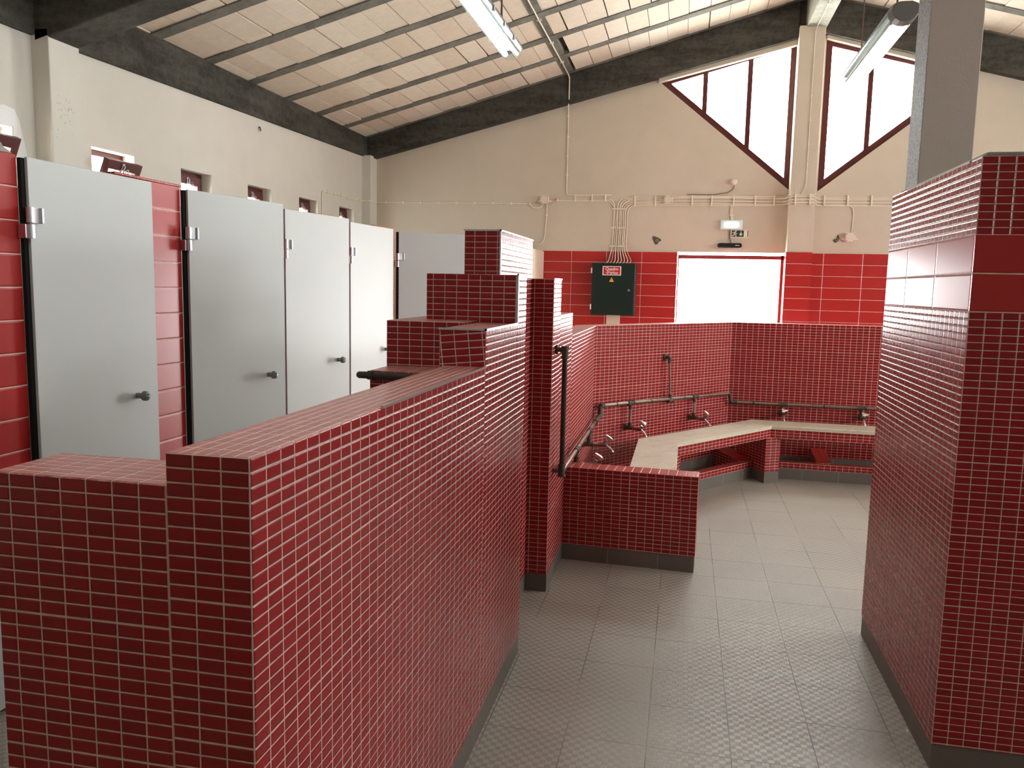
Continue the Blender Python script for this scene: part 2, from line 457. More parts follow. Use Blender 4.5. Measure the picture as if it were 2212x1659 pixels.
# pilaster under the portal frame
p = MB(); p.box(XL-.01, -3.71, 4.28, 4.53, 0, 3.09)
struct(p.build('trim_1', 'plaster_grey', bevel=.006), 'pale plastered pilaster on the left wall', 'pilaster')
p = MB(); p.box(XL-.01, -3.72, 9.30, YB+.01, 0, 3.15)
struct(p.build('trim_2', 'plaster_grey', bevel=.006), 'pale plastered pilaster in the back left corner', 'pilaster')

wall_left = bpy.data.objects['wall_left']
pt = MB(); pt.prism([(3.60, 2.30), (3.66, 2.55), (3.80, 2.60), (3.98, 2.585), (4.05, 2.61), (4.13, 2.60), (4.16, 2.55), (4.19, 2.44), (4.22, 2.30), (4.115, 2.28), (4.115, 2.50), (3.68, 2.50), (3.68, 2.30)], lambda t: (XL-.002, t[0], t[1]), lambda t: (XL+.0025, t[0], t[1]))
pt.build('filler_patch', 'white', wall_left)
sc_ = MB()
for i in range(26):
    y_, z_ = random.gauss(4.40, .045), random.gauss(2.62, .06); a_ = random.uniform(.6, 2.2); l_ = random.uniform(.004, .016)
    sc_.tube([(-3.7095, y_, z_), (-3.7095, y_+l_*math.cos(a_), z_+l_*math.sin(a_))], .0007, 4)
sc_.build('scuff_marks', 'patch', bpy.data.objects['trim_1'])
# back (gable) wall
DOOR = (-.115, 1.067, 2.072)
TL = [(-.405, 3.945), (1.055, 2.745), (1.055, 4.335)]
TRR = [(1.342, 2.735), (2.86, 3.93), (1.342, 4.335)]
outer = [(XL, 0), (DOOR[0], 0), (DOOR[0], DOOR[2]), (DOOR[1], DOOR[2]), (DOOR[1], 0), (XR, 0), (XR, ceil(XR)+.2), (RX, RZ+.2), (XL, ceil(XL)+.2)]
w = panel_with_holes(MB(), outer, [TL, TRR], lambda u, v, d: (u, YB+d, v), .22)
wall_back = struct(w.build('wall_back', 'plaster'), 'cream plaster gable wall at the back', 'wall')
# red long-tile dado on it
t = MB()
t.box(-1.667, DOOR[0], YB-.012, YB+.002, 0, 2.068, ux=-1.720)
t.box(1.30, XR, YB-.012, YB+.002, 0, 2.072, ux=1.050)
t.build('tile_dado', 'bigtile', wall_back)
t = MB(); t.box(-.891, -.734, YB-.018, YB-.011, 1.0, 1.345); t.build('cover_strip', 'cream_box', wall_back)
# central pier between the two gable windows
p = MB(); p.box(1.045, 1.305, 9.33, YB+.02, 2.075, 4.42)
pier = struct(p.build('trim_3', 'plaster', bevel=.006), 'cream plastered pier between the two gable windows', 'pier')
p = MB(); p.box(1.038, 1.312, 9.322, YB+.02, 0, 2.075, ux=1.038-.06); p.build('tile_dado', 'bigtile', pier)
# right and rear walls (out of the picture)
RW = [(1.8, 3.2), (4.0, 5.4), (6.2, 7.6)]
w = panel_with_holes(MB(), [(YR, 0), (YB, 0), (YB, 3.34), (YR, 3.34)], [[(a, 1.95), (b, 1.95), (b, 2.75), (a, 2.75)] for a, b in RW], lambda u, v, d: (XR+d, u, v), .25)
struct(w.build('wall_right', 'plaster_grey'), 'plaster wall on the far right, out of the picture', 'wall')
w = panel_with_holes(MB(), [(XL, 0), (XR, 0), (XR, ceil(XR)+.2), (RX, RZ+.2), (XL, ceil(XL)+.2)], [], lambda u, v, d: (u, YR-d, v), .22)
struct(w.build('wall_rear', 'column_paint'), 'plaster gable wall behind the viewer', 'wall')

# ------------------------------------------------------------------ ceiling
# slab, clay blocks and concrete joists
cl = MB()
for sx in (-1, 1):
    xe = (XL-.3) if sx < 0 else (XR+.3)
    a, b = (xe, RX) if sx < 0 else (RX, xe)
    za, zb = RZ-SL*abs(a-RX)+.075, RZ-SL*abs(b-RX)+.075
    cl.add([(a,YR-.3,za),(b,YR-.3,zb),(b,YB+.3,zb),(a,YB+.3,za),(a,YR-.3,za+.12),(b,YR-.3,zb+.12),(b,YB+.3,zb+.12),(a,YB+.3,za+.12)],
           [[0,1,2,3],[7,6,5,4],[0,4,5,1],[1,5,6,2],[2,6,7,3],[3,7,4,0]])
ceiling = struct(cl.build('ceiling', 'dark_gap'), 'sloping ceiling of pale hollow clay blocks between concrete joists', 'ceiling')
JY = [5.42 + .666*i for i in range(-2, 7)]          # joist centre lines
cs = math.sqrt(1+SL*SL)
blk = MB(); bays = list(zip(JY[:-1], JY[1:]))
for sx in (-1, 1):
    ex = Vector((sx, 0, -SL)).normalized(); ez = Vector((0, 0, 1)); nz = Vector((sx*SL, 0, 1)).normalized()
    Ltot = (RX-XL)*cs if sx < 0 else (XR-RX)*cs
    for (ya, yb) in bays:
        y0, y1 = ya+.056, yb-.056
        s = .1 - random.random()*.2
        while s < Ltot:
            ln = .205 + random.uniform(-.012, .015)
            x_mid = RX + sx*(s+ln/2)/cs
            if sx < 0 and -1.455 < x_mid < -1.33: s += .105; continue
            gap = random.choice([.004, .005, .007, .010, .016]); dz = random.uniform(0, .010)
            ya2, yb2 = y0+random.uniform(-.004, .006), y1+random.uniform(-.006, .004)
            s0, s1 = max(s, .02), min(s+ln-gap, Ltot)
            if s1 - s0 > .03:
                pts = []
                for z in (0, .05):
                    for (q, y) in ((s0, ya2), (s1, ya2), (s1, yb2), (s0, yb2)):
                        v = Vector((RX, y, RZ)) + ex*q + nz*(dz+z); pts.append(tuple(v))
                uu = random.random()*9
                uv = lambda q, y: (uu+q, y)
                F = [[0,1,2,3],[7,6,5,4],[0,4,5,1],[1,5,6,2],[2,6,7,3],[3,7,4,0]]
                U = [[uv(s0,ya2),uv(s1,ya2),uv(s1,yb2),uv(s0,yb2)]] + [[(uu,ya2),(uu,ya2+.02),(uu+.02,ya2+.02),(uu+.02,ya2)]]*5
                blk.add(pts, F, U)
            s += ln
blk.build('clay_blocks', 'block', ceiling)
# plain block ceiling nearer than the portal frame (behind the viewer)
pb = MB()
for sx in (-1, 1):
    xe = XL if sx < 0 else XR
    pb.add([(RX, YR, RZ+.03), (xe, YR, ceil(xe)+.03), (xe, JY[0]-.06, ceil(xe)+.03), (RX, JY[0]-.06, RZ+.03)], [[0,1,2,3]], [[(0,0),(5,0),(5,8),(0,8)]])
pb.build('plain_blocks', 'slab', ceiling)
for y in JY:
    for sx in (-1, 1):
        j = MB(); xe = XL if sx < 0 else XR
        poly = [(RX, RZ-.004), (xe, ceil(xe)-.004), (xe, ceil(xe)+.08), (RX, RZ+.08)]
        j.prism(poly, lambda q: (q[0], y-.062, q[1]), lambda q: (q[0], y+.062, q[1]))
        j.build('joist', 'joist', ceiling)
j = MB(); xa, xb = -1.455, -1.345
j.add([(xa,JY[0],ceil(xa)+.002),(xb,JY[0],ceil(xb)+.002),(xb,YB,ceil(xb)+.002),(xa,YB,ceil(xa)+.002),(xa,JY[0],ceil(xa)+.06),(xb,JY[0],ceil(xb)+.06),(xb,YB,ceil(xb)+.06),(xa,YB,ceil(xa)+.06)],
      [[0,1,2,3],[7,6,5,4],[0,4,5,1],[1,5,6,2],[2,6,7,3],[3,7,4,0]])
j.build('cross_rib', 'joist', ceiling)

# concrete beams
b = MB()     # eaves beam along the left wall
ya, yb = YR, YB+.02
poly = lambda y, z0: [(XL-.24, y, z0), (XL+.03, y, z0), (XL+.03, y, ceil(XL)+.01), (XL-.24, y, ceil(XL)+.01)]
z0 = lambda y: 3.062 + (y-5.0)*.018
b.add(poly(ya, z0(4.2))+poly(4.4, z0(4.4))+poly(yb, z0(9.5)), [[0,1,2,3],[11,10,9,8]]+[[k*4+i, (k+1)*4+i, (k+1)*4+(i+1)%4, k*4+(i+1)%4] for k in (0,1) for i in range(4)])
struct(b.build('trim_4', 'beam', bevel=.008), 'dark concrete eaves beam along the top of the left wall', 'beam')
b = MB(); b.box(XR-.03, XR+.24, YR, YB, 3.06, ceil(XR)+.01); struct(b.build('trim_5', 'beam'), 'dark concrete eaves beam along the right wall', 'beam')
b = MB()     # gable beam, two slopes
lowL = lambda x: 3.262 + (x+3.19)*.249
for (x0, x1, l0, l1) in ((XL+.02, 1.045, lowL(XL+.02), lowL(1.045)), (1.305, XR-.02, 4.36, 4.36-(XR-1.325)*.268)):
    q = [(x0, l0), (x1, l1), (x1, ceil(x1)+.02), (x0, ceil(x0)+.02)]
    b.prism(q, lambda t: (t[0], 9.40, t[1]), lambda t: (t[0], YB+.05, t[1]))
q = [(1.03, 4.33), (1.32, 4.36), (1.32, ceil(1.32)+.02), (RX, RZ+.02), (1.03, ceil(1.03)+.02)]
b.prism(q, lambda t: (t[0], 9.42, t[1]), lambda t: (t[0], YB+.05, t[1]))
struct(b.build('trim_6', 'beam', bevel=.008), 'dark concrete beam following the back gable', 'beam')
b = MB(); b.box(1.112, 1.318, YR, 9.44, 4.405, RZ+.03)
struct(b.build('trim_7', 'ridge', bevel=.006), 'pale concrete ridge beam running towards the viewer', 'beam')
b = MB()     # portal frame beam across the room
for (x0, x1) in ((XL+.02, RX), (RX, XR-.02)):
    q = [(x0, ceil(x0)-.36), (x1, ceil(x1)-.36), (x1, ceil(x1)+.02), (x0, ceil(x0)+.02)]
    b.prism(q, lambda t: (t[0], 4.28, t[1]), lambda t: (t[0], 4.53, t[1]))
struct(b.build('trim_8', 'beam', bevel=.01), 'dark concrete portal beam crossing the room at upper left', 'beam')
# thin plaster line left between gable beam and window heads
b = MB()
for (x0, x1) in ((-.40, 1.05), (1.34, 2.84)):
    zz = (lambda x: lowL(x)-.012) if x0 < 1 else (lambda x: 4.36-(x-1.325)*.268-.012)
    b.prism([(x0, zz(x0)-.030), (x1, zz(x1)-.045), (x1, zz(x1)+.02), (x0, zz(x0)+.02)], lambda t: (t[0], 9.455, t[1]), lambda t: (t[0], YB+.03, t[1]))
struct(b.build('trim_9', 'plaster', bevel=.006), 'cream mortar bead above the gable windows', 'mortar')

# ------------------------------------------------------------------ windows
def bar2(mb, a, b, w, y0, y1):
    a = Vector((a[0], a[1])); b = Vector((b[0], b[1])); d = (b-a).normalized(); n = Vector((-d.y, d.x))*w/2
    q = [a-n, b-n, b+n, a+n]
    mb.prism([(t.x, t.y) for t in q], lambda t: (t[0], y0, t[1]), lambda t: (t[0], y1, t[1]))
def gable_window(num, T, mull, label):
    cx = sum(p[0] for p in T)/3; cz = sum(p[1] for p in T)/3
    ins = lambda k: [(p[0]+(cx-p[0])*k, p[1]+(cz-p[1])*k) for p in T]
    r = thing('window_%d' % num, label, 'window'); struct(r)
    f = MB(); wd_ = .066
    def inset(d):
        out = []
        for i in range(3):
            p0, p1, p2 = Vector(T[i-1]), Vector(T[i]), Vector(T[(i+1) % 3])
            d1 = (p1-p0).normalized(); d2 = (p2-p1).normalized(); c = Vector((cx, cz))
            n1 = Vector((-d1.y, d1.x)); n1 = n1 if n1.dot(c-p1) > 0 else -n1
            n2 = Vector((-d2.y, d2.x)); n2 = n2 if n2.dot(c-p1) > 0 else -n2
            m = (n1+n2).normalized(); out.append(p1 + m*d/max(.2, m.dot(n1)))
        return out
    o_, i_ = inset(-.02), inset(wd_)
    for i in range(3):
        k = (i+1) % 3; qd = [o_[i], o_[k], i_[k], i_[i]]
        f.prism([(t.x, t.y) for t in qd], lambda t: (t[0], YB+.022, t[1]), lambda t: (t[0], YB+.09, t[1]))
    f.build('frame', 'maroon', r)
    for (x, za, zb) in mull:
        m = MB(); m.box(x-.026, x+.026, YB+.035, YB+.085, za, zb); m.build('mullion', 'maroon', r)
    g = MB(); q = ins(.03); g.prism(q, lambda t: (t[0], YB+.056, t[1]), lambda t: (t[0], YB+.062, t[1])); g.build('pane', 'glass', r)
gable_window(7, TL, [(.107, 3.52, 4.06), (.580, 3.14, 4.20)], 'white-bright triangular gable window left of the cream pier')
gable_window(8, TRR, [(1.815, 3.11, 4.20), (2.33, 3.5, 4.06)], 'white-bright triangular gable window right of the cream pier, behind the grey column')

def hopper(num, y0, y1, tilt, label):
    r = thing('window_%d' % num, label, 'window', (XL-.09, (y0+y1)/2, WZ0)); struct(r)
    W, H = y1-y0, WZ1-WZ0
    f = MB(); t = .035
    f.box(-.05, .0, -W/2, W/2, 0, t); f.box(-.05, .0, -W/2, W/2, H-t, H)
    f.box(-.05, .0, -W/2, -W/2+t, t, H-t); f.box(-.05, .0, W/2-t, W/2, t, H-t)
    f.build('frame', 'maroon', r, bevel=.003)
    xf = Matrix.Translation((0.004, 0, t)) @ Matrix.Rotation(tilt, 4, 'Y')
    w2, h = W-2*t-.006, H-2*t
    s = MB(); s.xf = xf; k = .05; kt = .062
    s.box(-.02, .018, -w2/2, w2/2, 0, k); s.box(-.02, .018, -w2/2, w2/2, h-kt, h)
    s.box(-.02, .018, -w2/2, -w2/2+k*.6, k, h-kt); s.box(-.02, .018, w2/2-k, w2/2, k, h-kt)
    sash = s.build('sash', 'maroon', r, bevel=.003)
    g = MB(); g.xf = xf; g.box(-.003, .003, -w2/2+.02, w2/2-.02, .02, h-.02); g.build('pane', 'glass', sash)
    l = MB(); l.xf = xf
    l.box(.018, .026, -.035, -.012, h-.058, h-.012); l.box(.026, .040, -.029, -.018, h-.075, h-.022)
    l.build('latch', 'alu', sash, bevel=.002)
    l = MB(); l.xf = xf
    l.tube(arc((.024, .028, h-.060), .015, 0, 2*PI, 14, (0, 1, 0), (0, 0, 1)), .0035, 6, cap=False); l.build('pull_ring', 'alu', sash, smooth=True)
ords = ['leftmost small hopper window, tilted open above the red cubicle pier', 'small hopper window tilted open above the first full cubicle door',
        'small maroon hopper window above the second cubicle door, latch showing', 'small shut hopper window, third from the back corner',
        'small shut hopper window, second from the back corner beside the cable', 'small shut hopper window nearest the back corner']
for i, (a, b_) in enumerate(WINS):
    hopper(i+1, a, b_, .40 if i < 2 else 0.0, ords[i])

# entrance doorway: red frame
r = thing('door_1', 'open bright doorway with red frame in the back wall', 'doorway', (.476, YB, 0)); struct(r)
f = MB(); x0, x1, h = DOOR[0]-.476, DOOR[1]-.476, DOOR[2]
f.box(x0+.008, x0+.022, .02, .09, 0, h-.03); f.box(x1-.058, x1-.02, .02, .09, 0, h-.03); f.box(x0+.008, x1-.02, .02, .09, h-.075, h-.033)
f.build('door_frame', 'redframe', r, bevel=.003)
l = MB(); l.box(x1-.018, x1, -.0, .21, 0, h); l.build('jamb_lining', 'white', r)
p = MB(); p.cyl((1.42, 16.0, -.2), (1.42, 16.0, 2.55), .022, 8)
post = tag(p.build('street_post', 'white', smooth=True), 'thin pale post standing outside beyond the open doorway', 'post')

# ------------------------------------------------------------------ cubicles on the left
def cub_pier(y0, y1, label, cap=False, back=None):
    r = thing('cubicle_wall', label, 'wall', (XC, (y0+y1)/2, 0), 'cubicle walls along the left wall')
    h = (y1-y0)/2
    b = MB(); b.box(-.12, 0, -h, h, .09, 2.10, uy=-h, vz=2.10+.004); b.build('tiled_pier', 'bigtile', r, bevel=.003)
    b = MB(); b.box(-.118, .004, -h, h, 0, .09); b.build('skirting', 'graybase', r)
    b = MB(); b.box(XL-XC+.0, -.12, -.05, .05, 0, 2.09); b.build('partition', 'plaster_grey', r)
    if cap:
        b = MB(); b.prism([(-h-.5, 2.10), (h-.005, 2.10), (h-.045, 2.118), (h-.07, 2.14), (-h-.5, 2.14)], lambda t: (-.11, t[0], t[1]), lambda t: (-.006, t[0], t[1])); b.build('coping', 'mortar', r, bevel=.003)
    else:
        b = MB(); b.box(-.12, .002, -h-.24, h+.012, 2.10, 2.112); b.build('coping', 'bullnose', r, bevel=.003)
    return r
cub_pier(2.475, 2.662, 'red tiled cubicle wall at the left edge of the picture, pale coping on top', True)
cub_pier(3.44, 3.672, 'red tiled cubicle wall between the first and second full doors')
cub_pier(4.46, 4.682, 'red tiled cubicle wall mostly hidden by the slightly open second door')
cub_pier(5.47, 5.690, 'red tiled cubicle wall mostly hidden by the slightly open third door')
cub_pier(6.48, 6.715, 'narrow red tiled cubicle wall beyond the fourth door, at the corner')

def cub_door(y, ang, label, z=.03, x=-2.44, base=0.0, w=.732, top=2.092):
    r = thing('cubicle_door', label, 'door', (x, y, 0), 'pale grey cubicle doors', rz=-(base+ang))
    b = MB(); b.box(-.013, 0, 0, w, z, top); b.build('panel', ['laminate'], r, bevel=.0015)
    b = MB(); b.box(-.030, -.014, -.017, .004, z, top-.004); b.build('edge_strip', 'hole', r)  # black strip along the hinge-side gap
    for hz in (1.845, .32):
        hg = MB()
        hg.tube([(.012, -.012, hz+.003), (.012, -.012, hz+.062)], .014, 16)
        hg.box(.0005, .013, -.002, .036, hz+.003, hz+.062); hg.box(.0005, .024, .036, .046, hg and hz+.003, hz+.062)
        hinge = hg.build('hinge', 'alu', r, bevel=.0015)
        h2 = MB(); h2.tube([(.012, -.012, hz-.055), (.012, -.012, hz-.002)], .0145, 16); h2.box(-.024, .010, -.034, -.006, hz-.055, hz-.002)
        h2.build('hinge_knuckle', 'alu', hinge, bevel=.0015)
    k = MB(); zc, yc = 1.115, w-.152
    k.tube([(0, yc, zc), (.030, yc, zc)], .013, 18); k.tube([(.028, yc, zc), (.034, yc, zc), (.038, yc, zc), (.054, yc, zc), (.057, yc, zc)], [.016, .022, .023, .021, .017], 20)
    k.box(.030, .046, yc+.012, yc+.031, zc-.006, zc+.010)
    kn = k.build('lock_knob', 'knob', r, smooth=True)
    s = MB(); s.box(.0565, .0585, yc-.006, yc+.006, zc+.004, zc+.010); s.box(.0565, .0585, yc-.003, yc+.003, zc-.010, zc-.003); s.build('key_slot', 'hole', kn)
    return r
cub_door(1.675, 0, 'pale cubicle door just peeping out at the lower left picture edge', w=.80)
cub_door(2.681, 0, 'nearest full pale grey cubicle door, shut, between two red tiled piers')
cub_door(3.692, .193, 'second full pale grey cubicle door, ajar, right of the wide red pier')
cub_door(4.700, .152, 'third full pale grey cubicle door, ajar, with its knob above the red wall')
cub_door(5.707, .090, 'fourth pale cubicle door, brightest, beside the stepped red tower')
r = cub_door(6.704, .0, 'shaded grey cubicle door facing the viewer behind the stepped red tower', x=-2.425, base=PI/2-.62, w=.80)
b = MB(); b.box(-1.76, -1.645, 7.9, YB, 0, 2.058)
tag(b.build('side_wall', 'plaster', bevel=.004), 'sunlit peach plaster side wall left of the long red tiles', 'wall')

# ------------------------------------------------------------------ stepped red partition
def tiled(mb): return mb.build
TX = -.671
sp = thing('stepped_partition', 'stepped red mosaic partition wall running from the front left to the shower area', 'partition', (0, 0, 0))
body = MB()
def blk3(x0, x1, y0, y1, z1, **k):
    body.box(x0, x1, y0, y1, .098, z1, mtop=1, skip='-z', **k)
blk3(-1.165, -.825, 1.166, 1.332, 1.312, ux=-1.165-.0145)
blk3(-.825, TX, 1.166, 2.735, 1.367, ux=-.825)
blk3(-.838, TX, 2.735, 3.272, 1.497, ux=-.838, uy=2.735, rot=.10)
blk3(-1.157, -.838, 3.062, 3.70, 1.505, ux=-1.157-.005)
blk3(-1.145, -.838, 2.855, 3.062, 1.325, ux=-1.145)
blk3(-1.060, TX, 3.272, 3.458, 1.695, ux=-1.060-.022)
blk3(-1.060, -.95, 3.458, 4.40, 1.695)
blk3(-.950, -.790, 3.458, 4.212, 1.886, ux=-.950-.005)
blk3(-.950, TX, 4.212, 4.462, 1.690, ux=-.790+.016)
blk3(-.830, TX, 4.462, 4.957, 1.495)
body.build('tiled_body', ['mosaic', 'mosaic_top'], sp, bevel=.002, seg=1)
bs_ = MB()
for a in ((-1.163, -.825, 1.168, 1.330), (-.823, TX-.002, 1.168, 3.456), (-.948, -.792, 3.40, 4.25), (-.948, TX-.002, 4.214, 4.460), (-.828, TX-.002, 4.46, 4.957), (-1.155, -.838, 2.857, 3.70), (-1.058, -.94, 3.6, 4.40)):
    bs_.box(*a, 0, .098, vz=.3)
bs_.build('skirting', 'graybase', sp)
tr = MB(); e = .0035
def edge(a, b):
    mn = [min(a[i], b[i])-e for i in range(3)]; mx = [max(a[i], b[i])+e for i in range(3)]
    tr.box(mn[0], mx[0], mn[1], mx[1], mn[2], mx[2])
edge((TX, 1.75, 1.367), (TX, 2.735, 1.367)); edge((TX, 2.735, 1.497), (TX, 3.272, 1.497)); edge((-.838, 2.735, 1.497), (TX, 2.735, 1.497))
edge((TX, 3.272, 1.497), (TX, 3.272, 1.695)); edge((-.790, 3.458, 1.695), (-.790, 3.458, 1.886)); edge((-.790, 3.458, 1.886), (-.790, 4.212, 1.886)); edge((-.95, 3.458, 1.886), (-.790, 3.458, 1.886))
edge((TX, 3.272, 1.695), (TX, 3.458, 1.695)); edge((TX, 4.212, 1.690), (TX, 4.462, 1.690))
tr.build('edge_trim', 'steel_trim', sp)
# capped drain pipe on the low step
pp = thing('capped_pipe', 'short dark capped pipe lying along the low red step, left of the stepped tower', 'pipe', (-1.16, 2.842, 1.308))
q = MB(); q.cyl((.03, 0, 0), (.30, 0, 0), .0125, 16); q.build('pipe', 'dark_pipe', pp, smooth=True)
q = MB(); q.tube([(-.03, 0, 0), (-.024, 0, 0), (.004, 0, 0), (.012, 0, 0), (.012, 0, 0.0), (.034, 0, 0)], [.009, .013, .0135, .0125, .017, .017], 8); q.build('end_cap', 'dark_pipe', pp, smooth=True)

# ------------------------------------------------------------------ shower enclosure
C1 = Vector((-.671, 6.30)); C2 = Vector((.44, 7.85)); D2 = (C2-C1).normalized(); N2 = Vector((D2.y, -D2.x))
def offset(pts, d):
    """shift a plan poly-line to its left by d, mitred"""
    P = [Vector(p) for p in pts]; out = []
    for i, p in enumerate(P):
        ns = []
        if i > 0: t = (p-P[i-1]).normalized(); ns.append(Vector((-t.y, t.x)))
        if i < len(P)-1: t = (P[i+1]-p).normalized(); ns.append(Vector((-t.y, t.x)))
        n = sum(ns, Vector((0, 0))).normalized(); out.append(p + n*d/max(.3, n.dot(ns[0])))
    return [(q.x, q.y) for q in out]
inner = [(TX, 4.957), tuple(C1), tuple(C2), (2.9, 7.85)]
en = thing('shower_enclosure', 'chest-high angular red mosaic wall around the wash area below the bright doorway', 'partition')
w = MB(); w.strip(inner, offset(inner, .158), .0, 1.356, uoff=-.0)
w.mi = [0]*len(w.f)
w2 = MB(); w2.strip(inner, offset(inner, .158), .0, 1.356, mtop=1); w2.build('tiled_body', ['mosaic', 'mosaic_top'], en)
g_ = MB(); inn = [(TX+.006, 4.957)] + offset(inner, -.006)[1:]
g_.strip(inn, offset(inn, .004), .0, .125, vz=.35); g_.build('skirting', 'graybase', en)
tr = MB(); e = .0025; edge((TX, 4.957, 1.356), (TX, 6.30, 1.356)); tr.build('edge_trim', 'steel_trim', en)

# low wall in front of the wash area
lw = thing('low_wall', 'low red mosaic wall with orange-red top tiles and grey skirting in front of the bench', 'wall', (-.671, 4.774, 0), rz=-.0586)
b = MB(); L = .792; b.box(0, L, 0, .148, .098, .575, mtop=1, ux=-.0075, skip='-z'); b.build('tiled_body', ['mosaic', 'bullnose'], lw, bevel=.003)
b = MB(); b.box(0, L-.004, .002, .146, 0, .098, vz=.3, ux=-.02); b.build('skirting', 'graybase', lw)

# ------------------------------------------------------------------ bench and foot trough
FR = [(-.007, 4.90), (-.007, 6.143), (.775, 7.215), (2.85, 7.17)]
BK = offset(FR, .30)
bn = thing('marble_bench', 'angled cream marble bench on red mosaic supports following the wash area wall', 'bench')
mt = MB(); mt.strip(FR, BK, .487, .502); top = mt.build('marble_top', 'marble', bn, bevel=.002)
m2 = MB(); F2 = offset(FR, .006); m2.strip(F2, offset(F2, .27), .472, .487); m2.build('lower_slab', 'marble_edge', top)
ap = MB(); F3 = offset(FR, .014); ap.strip(F3, offset(F3, .055), .396, .4719, vz=.4715); ap.build('apron', 'mosaic', bn)
TF = offset(FR, .20)                        # face of the trough kerb
Bb = Vector((-.467, .884)).normalized()     # direction of the corner support
supports = []
for (F, bdir, ln) in ((Vector((.794, 7.228)), Bb, .46), (Vector((-.007, 6.143)), Vector((-.951, .308)), .285)):
    per = Vector((bdir.y, -bdir.x))
    s = MB(); s.xf = frame((F.x, F.y, 0), x=(per.x, per.y, 0), y=(bdir.x, bdir.y, 0))
    s.box(-.071, .071, 0.0, ln, .096, .396, ux=-.071-.0); so = s.build('support', 'mosaic', bn, bevel=.002, seg=1)
    s = MB(); s.xf = frame((F.x, F.y, 0), x=(per.x, per.y, 0), y=(bdir.x, bdir.y, 0))
    s.box(-.0695, .0695, 0.0015, ln, 0, .096, vz=.3, ux=-.15); s.build('skirting', 'graybase', so)
ft = thing('foot_trough', 'low red tiled foot-wash trough under the marble bench', 'trough')
k = MB(); TFk = TF[1:]; k.strip(TF, offset(TF, .085), .097, .150, mtop=1, vz=.148); k.build('kerb', ['mosaic', 'brick_red'], ft)
k = MB(); k.strip(offset(TF, .0015), offset(TF, .083), .0, .097, vz=.3, uoff=.09); k.build('skirting', 'graybase', ft)
F = Vector((.794, 7.228)); per = Vector((Bb.y, -Bb.x))
s = MB(); s.xf = frame((F.x, F.y, 0), x=(per.x, per.y, 0), y=(Bb.x, Bb.y, 0))
s.add([(-.205,.20,.0),(-.071,.20,.0),(-.071,.62,.0),(-.205,.62,.0),(-.205,.20,.155),(-.071,.20,.155),(-.071,.62,.20),(-.205,.62,.20)],
      [[0,3,2,1],[4,5,6,7],[0,1,5,4],[1,2,6,5],[2,3,7,6],[3,0,4,7]],
      [[(0,0)]*4, [(0,.2),(.134,.2),(.134,.62),(0,.62)], [(0,.15),(.13,.15),(.13,0),(0,0)], [(0,.2),(.4,.2),(.4,0),(0,0)], [(0,.2),(.13,.2),(.13,0),(0,0)], [(.4,.2),(0,.2),(0,.05),(.4,0)]])
s.mi[1] = 1; s.build('foot_rest', ['mosaic', 'brick_red'], ft)
F = Vector((-.007, 6.143)); bd = Vector((-.951, .308)); per = Vector((bd.y, -bd.x))
s = MB(); s.add([(1.19,7.44,0),(1.315,7.44,0),(1.315,7.845,0),(1.19,7.845,0),(1.19,7.44,.158),(1.315,7.44,.158),(1.315,7.845,.215),(1.19,7.845,.215)],
      [[0,3,2,1],[4,5,6,7],[0,1,5,4],[1,2,6,5],[2,3,7,6],[3,0,4,7]],
      [[(0,0)]*4, [(0,0),(.125,0),(.125,.29),(0,.29)], [(0,.15),(.12,.15),(.12,0),(0,0)], [(0,.2),(.4,.2),(.4,0),(0,0)], [(0,.2),(.12,.2),(.12,0),(0,0)], [(.4,.2),(0,.2),(0,.05),(.4,0)]])
s.mi[1] = 1; s.build('foot_rest', ['mosaic', 'brick_red'], ft)

# ------------------------------------------------------------------ water pipes and taps
wp = thing('water_pipe', 'old brown water pipe run with risers along the red wash area walls', 'pipe')
def pipe(pts, r=.0135, mat='pipe', name='pipe'):
    q = MB(); q.tube(pts, r, 14); return q.build(name, mat, wp, smooth=True)
def fit(p, d, r=.021, l=.05, name='fitting'):
    """socket fitting with two collars along d"""
    p = Vector(p); d = Vector(d).normalized(); q = MB()
    q.tube([p-d*l/2, p-d*(l/2-.012), p-d*(l/2-.013), p+d*(l/2-.013), p+d*(l/2-.012), p+d*l/2], [r, r, r*.86, r*.86, r, r], 12)
    return q.build(name, 'fitting', wp, smooth=True)
px = TX+.05
A2 = C1 + N2*.05
w2p = lambda s, z, n=0.0: ((A2+D2*s+N2*n).x, (A2+D2*s+N2*n).y, z)
E2 = A2 + D2*((C2-C1).length-.09)
y3 = 7.80
pipe([(px, 4.335, .645), (px, 6.045, .652)])
pipe([(px, 4.325, .645), (px, 4.325, 1.31)], .0145, 'dark_pipe'); fit((px, 4.325, 1.30), (0,0,1), .022, .07); fit((px, 4.325, .655), (0,0,1), .022, .07)
q = MB(); q.cyl((TX, 4.325, 1.315), (px, 4.325, 1.315), .013); q.cyl((TX+.001, 4.325, 1.315), (TX+.012, 4.325, 1.315), .026); q.build('wall_elbow', 'fitting', wp, smooth=True)
q = MB(); q.cyl((TX, 4.325, .65), (px, 4.325, .65), .012); q.build('wall_elbow', 'fitting', wp, smooth=True)
c1 = w2p(.03, .735)
pipe([(px, 6.05, .65), (c1[0], c1[1], .66), c1], .016, 'fitting', 'corner_riser')
pipe([c1, w2p((C2-C1).length-.09, .702)])
fit(w2p(.05, .733), (D2.x, D2.y, 0), .021, .04); fit((px, 6.02, .65), (0, 1, 0), .021, .05); fit((c1[0], c1[1], .70), (0,0,1), .021, .05)
e2 = w2p((C2-C1).length-.075, .702); e3 = (e2[0]+.02, y3, .615)
pipe([e2, (e2[0]+.008, e2[1]+.01, .66), e3], .017, 'fitting', 'corner_drop')
pipe([e3, (2.88, y3, .616)]); fit((e3[0]+.03, y3, .615), (1,0,0), .021, .05)
